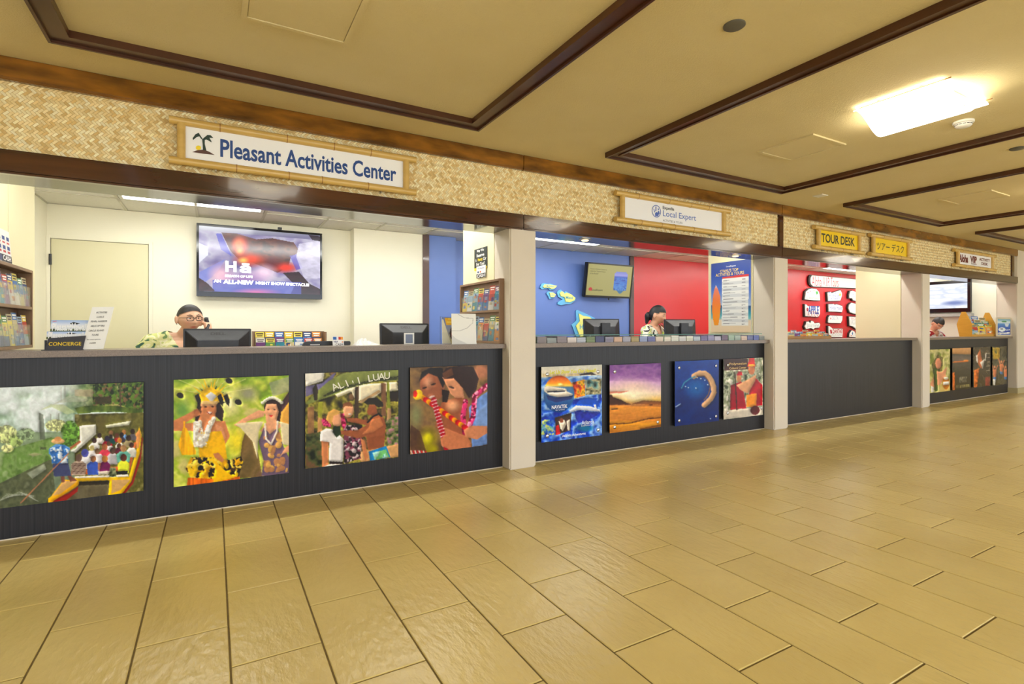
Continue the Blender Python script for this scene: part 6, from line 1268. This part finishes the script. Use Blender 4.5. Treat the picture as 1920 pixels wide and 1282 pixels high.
def person(label, loc, rot, seat, head, yaw, pitch, roll, skin, shirt_m, hairc, hair, arms, stout=1.0, lean=(0, 0), neckline=.07, hs=1.0, sleeve=.62, extras=None, nko=.165):
    """local frame: facing -y, seat at z = seat; head = local head centre; arms = ((elbow, wrist, dir, up, curl) right, left)"""
    t = T('person', loc, label, 'person', rotz=rot)
    M = Matrix.Translation(head) @ Euler((pitch, roll, yaw), 'XYZ').to_matrix().to_4x4() @ Matrix.Scale(hs, 4)
    nb = Vector((head[0] * .55 + lean[0] * .45, head[1] * .45 + lean[1] * .5 + .02, head[2] - nko)); ch = Vector((lean[0] * .6, lean[1] * .6, seat + .40)); be = Vector((lean[0] * .2, lean[1] * .25 - .02, seat + .2)); pe = Vector((0, .03, seat + .09))
    shz = nb.z - .045; S_ = .165 * stout
    sh = [Vector((nb.x - S_, nb.y + .01, shz)), Vector((nb.x + S_, nb.y + .01, shz))]
    def torso(mb, g):
        for p, rx, ry, rz in ((pe, .17 * stout, .135 * stout, .13), (be, .155 * stout, .12 * stout, .14), (ch, .16 * stout, .115 * stout, .15), ((ch + nb) / 2 + Vector((0, .005, .0)), .165 * stout, .105 * stout, .12)): mb.ell(p, rx + g, ry + g, rz + g, 20, 12)
        limb(mb, [sh[0], nb - Vector((0, 0, .05)), sh[1]], [.058 * stout + g, .075 + g, .058 * stout + g])
        for p in sh: limb(mb, [nb + Vector((0, .01, -.005)), nb.lerp(p, .55) + Vector((0, .0, .012)), p], [.05 + g, .05 * stout + g, .055 * stout + g])
        for s in (-1, 1): mb.ell(ch + Vector((s * .075 * stout, -.075 * stout, .015)), .07 * stout + g, .06 * stout + g, .07 + g, 14, 10)
    body = MB(); torso(body, 0)
    chin = M @ Vector((0, .01, -.075)); limb(body, [nb - Vector((0, 0, .04)), nb + Vector((0, 0, .03)), chin], [.062, .054, .052])
    head_mesh(body, M)
    for s in (-1, 1): body.ell(M @ Vector((s * .081 * FW, .012, -.012)), .012 * hs, .021 * hs, .034 * hs, 12, 10, rot=M.to_3x3().normalized())
    slv = MB(); torso(slv, .010)
    for s, (el, wr, d, up, cu) in zip((-1, 1), arms):
        a = sh[0] if s < 0 else sh[1]; el, wr = Vector(el), Vector(wr)
        limb(body, [a, a.lerp(el, .5), el], [.052 * stout, .046 * stout, .038 * stout]); limb(body, [el, el.lerp(wr, .3), wr], [.040 * stout, .040 * stout, .025]); hand(body, wr, d, up, cu, s)
        limb(slv, [a, a.lerp(el, sleeve * .5), a.lerp(el, sleeve)], [.066 * stout, .064 * stout, .062 * stout])
    for s in (-1, 1):
        hp, kn, an = Vector((s * .10, .02, seat + .08)), Vector((s * .12, -.40, seat + .075)), Vector((s * .12, -.40, .09))
        limb(body, [hp, hp.lerp(kn, .5), kn], [.09 * stout, .08 * stout, .062]); limb(body, [kn, kn.lerp(an, .35), an], [.06, .056, .038]); limb(body, [an + Vector((0, .03, -.04)), an + Vector((0, -.08, -.055)), an + Vector((0, -.15, -.06))], [.036, .034, .028])
    me = remesh(body, .0052, 3); Mi = M.inverted()
    for pl in me.polygons: pl.use_smooth = True
    co = np.empty(len(me.vertices) * 3, np.float32); me.vertices.foreach_get('co', co); co = co.reshape(-1, 3)
    A = np.array(Mi); L = co @ A[:3, :3].T + A[:3, 3]
    base = lin(skin); col = np.ones((len(co), 4), np.float32); col[:, :3] = base
    def mixc(w, c): col[:, :3] = col[:, :3] * (1 - w[:, None]) + lin(c) * w[:, None]
    fr = (L[:, 1] < -.05)
    mixc(np.exp(-((L[:, 0] / .024) ** 2 + ((L[:, 2] + .072) / .0095) ** 2) ** 2) * fr * .85, tuple(np.clip(np.array(skin) * (.86, .52, .52), 0, 255)))
    for s in (-1, 1): mixc(np.exp(-(((L[:, 0] - s * .043) / .02) ** 2 + ((L[:, 2] + .035) / .02) ** 2)) * fr * .35, tuple(np.clip(np.array(skin) * (1.0, .78, .72), 0, 255)))
    trz = co[:, 2] < seat + .17; mixc((trz & (co[:, 2] > .10)).astype(float), (40, 42, 52)); mixc((co[:, 2] <= .10).astype(float), (24, 22, 22))
    ca = me.color_attributes.new('Col', 'FLOAT_COLOR', 'POINT'); ca.data.foreach_set('color', col.ravel())
    me.materials.clear(); me.materials.append(mat('skin', (255, 255, 255), rough=.45, attr=True))
    b = bpy.data.objects.new('body', me); COL.objects.link(b); b.parent = t
    sm = remesh(slv, .0065, 6); bm = bmesh.new(); bm.from_mesh(sm); kill = []
    for f_ in bm.faces:
        p = f_.calc_center_median(); dx = abs(p.x - nb.x); dz = p.z - (nb.z - .045 - neckline)
        if (p.y < nb.y + .02 and dz > 0 and dx < .012 + dz * .62) or (p.z > nb.z + .0 and math.hypot(p.x - nb.x, p.y - nb.y) < .088): kill.append(f_)
        elif p.z < seat + .10: kill.append(f_)
    bmesh.ops.delete(bm, geom=kill, context='FACES')
    for f_ in bm.faces: f_.smooth = True
    bm.to_mesh(sm); bm.free(); sm.materials.clear(); sm.materials.append(shirt_m)
    o = bpy.data.objects.new('shirt', sm); COL.objects.link(o); o.parent = t
    hm = mat('hair_' + str(hairc), hairc, tuple(min(255, q * 1.5 + 6) for q in hairc), 40, .5, stretch=(3, 1, .5))
    def part(name, fn, m, at=False): mb = MB(); fn(mb); P(name, mb, m, t, local=True, smooth=True, attr=at, recalc=False)
    part('hair', lambda mb: hair(mb, M), hm)
    for s in (-1, 1):
        part('eye', lambda mb: (mb.ell(M @ Vector((s * .031, -.0765, -.001)), .013 * hs, .010 * hs, .0054 * hs, 14, 10, col=L4((226, 222, 216)), rot=M.to_3x3().normalized()), mb.ell(M @ Vector((s * .031 + .002, -.0845, -.001)), .0054 * hs, .003 * hs, .0052 * hs, 10, 8, col=L4((30, 20, 16)), rot=M.to_3x3().normalized())), M_flat, True)
        part('eyebrow', lambda mb: mb.tube([M @ Vector((s * .014, -.094, .021)), M @ Vector((s * .032, -.0915, .027)), M @ Vector((s * .05, -.079, .022))], [.0025, .003, .0018], 6), hm)
    if extras: extras(t, M, part, nb)
    return t
# --- woman on the telephone
def hair1(mb, M):
    head_mesh(mb, M, .06, keep=lambda p: (p.y > .034 + .3 * max(0, -p.z)) or p.z > .060 - 4.0 * p.x * p.x or (p.z > .016 and p.y > -.03 + .4 * (.05 - p.z))); mb.ell(M @ Vector((0, .115, .0)), .05, .045, .05, 16, 10)
def ex1(t, M, part, nb):
    def gl(mb):
        for s in (-1, 1):
            c = [(s * .031 + .024 * math.copysign(abs(math.cos(a)) ** .6, math.cos(a)), -.103 + .012 * abs(s * .031 + .024 * math.cos(a)) / .055, -.004 + .0155 * math.copysign(abs(math.sin(a)) ** .6, math.sin(a))) for a in [2 * math.pi * k / 20 for k in range(21)]]
            mb.tube([M @ Vector(p) for p in c], .0022, 6)
            mb.tube([M @ Vector((s * .055, -.092, .004)), M @ Vector((s * .084, -.03, .004)), M @ Vector((s * .086, .015, .0))], .0022, 6)
        mb.tube([M @ Vector((-.007, -.104, .0)), M @ Vector((0, -.107, .002)), M @ Vector((.007, -.104, .0))], .0022, 6)
    part('eyeglasses', gl, mat('glasses', (36, 30, 22), None, rough=.25))
    part('earring', lambda mb: mb.ell(M @ Vector((-.094, .006, -.046)), .005, .005, .005, 10, 8), M_metal)
    part('lanyard', lambda mb: mb.tube([nb + Vector((-.055, .03, .03)), nb + Vector((-.062, -.055, -.03)), nb + Vector((-.045, -.13, -.14)), nb + Vector((-.02, -.155, -.26)), nb + Vector((.02, -.155, -.26)), nb + Vector((.045, -.13, -.14)), nb + Vector((.062, -.055, -.03)), nb + Vector((.055, .03, .03))], .004, 6), M_white)
yw = 4.98; hx = XU(356, yw); hz = AY(356, 596, yw).z
lean1 = Vector((XU(343, yw) - hx, 0))
chair('dark office chair under the woman on the phone', hx - .05, yw + .06, 0, .50)
FW, HTOP = 1.16, .104
wr = Vector((.185, -.085, hz - .125))
woman1 = person('woman with glasses in a pale green leaf shirt holding a telephone', (hx - .05, yw + .06, 0), 0, .50, (.05, -.06, hz), .38, .03, -.05, (232, 182, 148),
    pat('green_leaf_shirt', [(0, (40, 84, 70)), (.36, (120, 150, 90)), (.40, (222, 220, 150)), (.52, (236, 232, 190)), (.60, (206, 212, 130)), (.66, (60, 100, 80))], 9, (1, 1, 1.8), 1.2), (24, 20, 20), hair1,
    (((-.33, -.06, .90), (-.22, -.27, .80), (.5, -.8, -.05), (0, .1, -1), .25), ((.36, -.06, hz - .30), wr, (-.15, .3, .9), (-.8, .5, -.2), .95)), 1.30, (-.04, 0), .055, 1.0, .62, ex1)
hd = T('telephone_handset', (hx - .05 + .15, yw - .06, hz - .12), 'black telephone handset at the ear of the woman with glasses', 'telephone')
Mh = Vector((hx - .05, yw + .06, 0))
p0, p1 = Mh + Vector((.155, -.035, hz - .012)), Mh + Vector((.148, -.105, hz - .11))
P('grip', MB().tube([p0 + Vector((.012, -.004, 0)), (p0 + p1) / 2 + Vector((.028, -.012, 0)), p1 + Vector((.012, -.006, 0))], [.014, .015, .014], 12), M_black, hd, smooth=True)
for p in (p0, p1): P('cup', MB().lathe(p + Vector((.012, 0, 0)), [(.0, .012), (.02, .01), (.023, -.006), (.018, -.016), (0, -.016)], 16, axis=(1, .2, 0)), M_black, hd, smooth=True)
# --- woman at the red wall
def hair2(mb, M):
    head_mesh(mb, M, .085, keep=lambda p: (p.y > .028 + .3 * max(0, -p.z)) or p.z > .046 - 1.5 * p.x * p.x or (p.z > .02 and p.y > -.035)); mb.ell(M @ Vector((-.005, .112, -.035)), .05, .045, .06, 16, 12); limb(mb, [M @ Vector((-.005, .115, -.06)), M @ Vector((-.008, .115, -.115))], [.036, .018])
FW, HTOP = 1.0, .118
yw = 5.15; hx = XU(1233, yw); hz = AY(1233, 591, yw).z
chair('dark office chair under the woman at the red wall', hx - .12, yw + .05, .5, .66)
woman2 = person('woman in a white, black and lime print shirt before the red wall', (hx - .12, yw + .05, 0), .30, .66, (.07, -.10, hz), .22, .18, .06, (222, 168, 134),
    pat('print_shirt', [(0, (24, 24, 26)), (.40, (236, 234, 218)), (.56, (196, 220, 60)), (.62, (236, 234, 218)), (.66, (30, 30, 30))], 8, (1, 1, 1.2), 1.6), (20, 17, 17), hair2,
    (((-.26, -.16, .92), (-.05, -.32, .90), (.9, -.3, 0), (0, .2, -1), .3), ((.28, -.16, 1.05), (.20, -.16, hz - .19), (-.1, .1, 1), (-.8, .3, 0), .9)), 1.08, (.03, -.04), .10, 1.08, .6)
ph = T('desk_telephone', Vector((hx - .12, yw + .05, 0)), 'black telephone handset held by the woman at the red wall', 'telephone')
Mr = Matrix.Translation((hx - .12, yw + .05, 0)) @ Matrix.Rotation(.30, 4, 'Z')
a, b_ = Mr @ Vector((.175, -.10, hz - .02)), Mr @ Vector((.165, -.175, hz - .12))
P('grip', MB().tube([a, (a + b_) / 2 + Vector((.014, -.01, 0)), b_], [.016, .014, .016], 12), M_black, ph, smooth=True)
for p in (a, b_): P('cup', MB().ell(p, .02, .02, .02, 12, 8), M_black, ph, smooth=True)
# --- man in the last booth
def hair3(mb, M): head_mesh(mb, M, .07, keep=lambda p: (p.y > .0 and p.z > -.05) or p.z > .058 or (abs(p.x) > .06 and p.z > .03))
yw = 4.9; hx = XU(1749, yw); hz = AY(1756, 607, yw).z
chair('dark office chair under the man in the last booth', hx + .05, yw + .10, -.2, .52)
man = person('man in a white shirt with red flowers looking down in the last booth', (hx + .05, yw + .10, 0), -.25, .52, (-.02, -.20, hz), -.25, .75, .12, (224, 166, 134),
    pat('red_flower_shirt', [(0, (176, 36, 44)), (.37, (232, 226, 222)), (.60, (120, 90, 90)), (.63, (236, 230, 226)), (.70, (176, 36, 44))], 7, (1, 1, 1), .8), (26, 22, 20), hair3,
    (((-.28, -.18, .90), (-.08, -.36, .80), (.7, -.6, 0), (0, .1, -1), .3), ((.28, -.18, .90), (.08, -.36, .80), (-.7, -.6, 0), (0, .1, -1), .3)), 1.12, (0, -.06), .05, 1.1, .6)
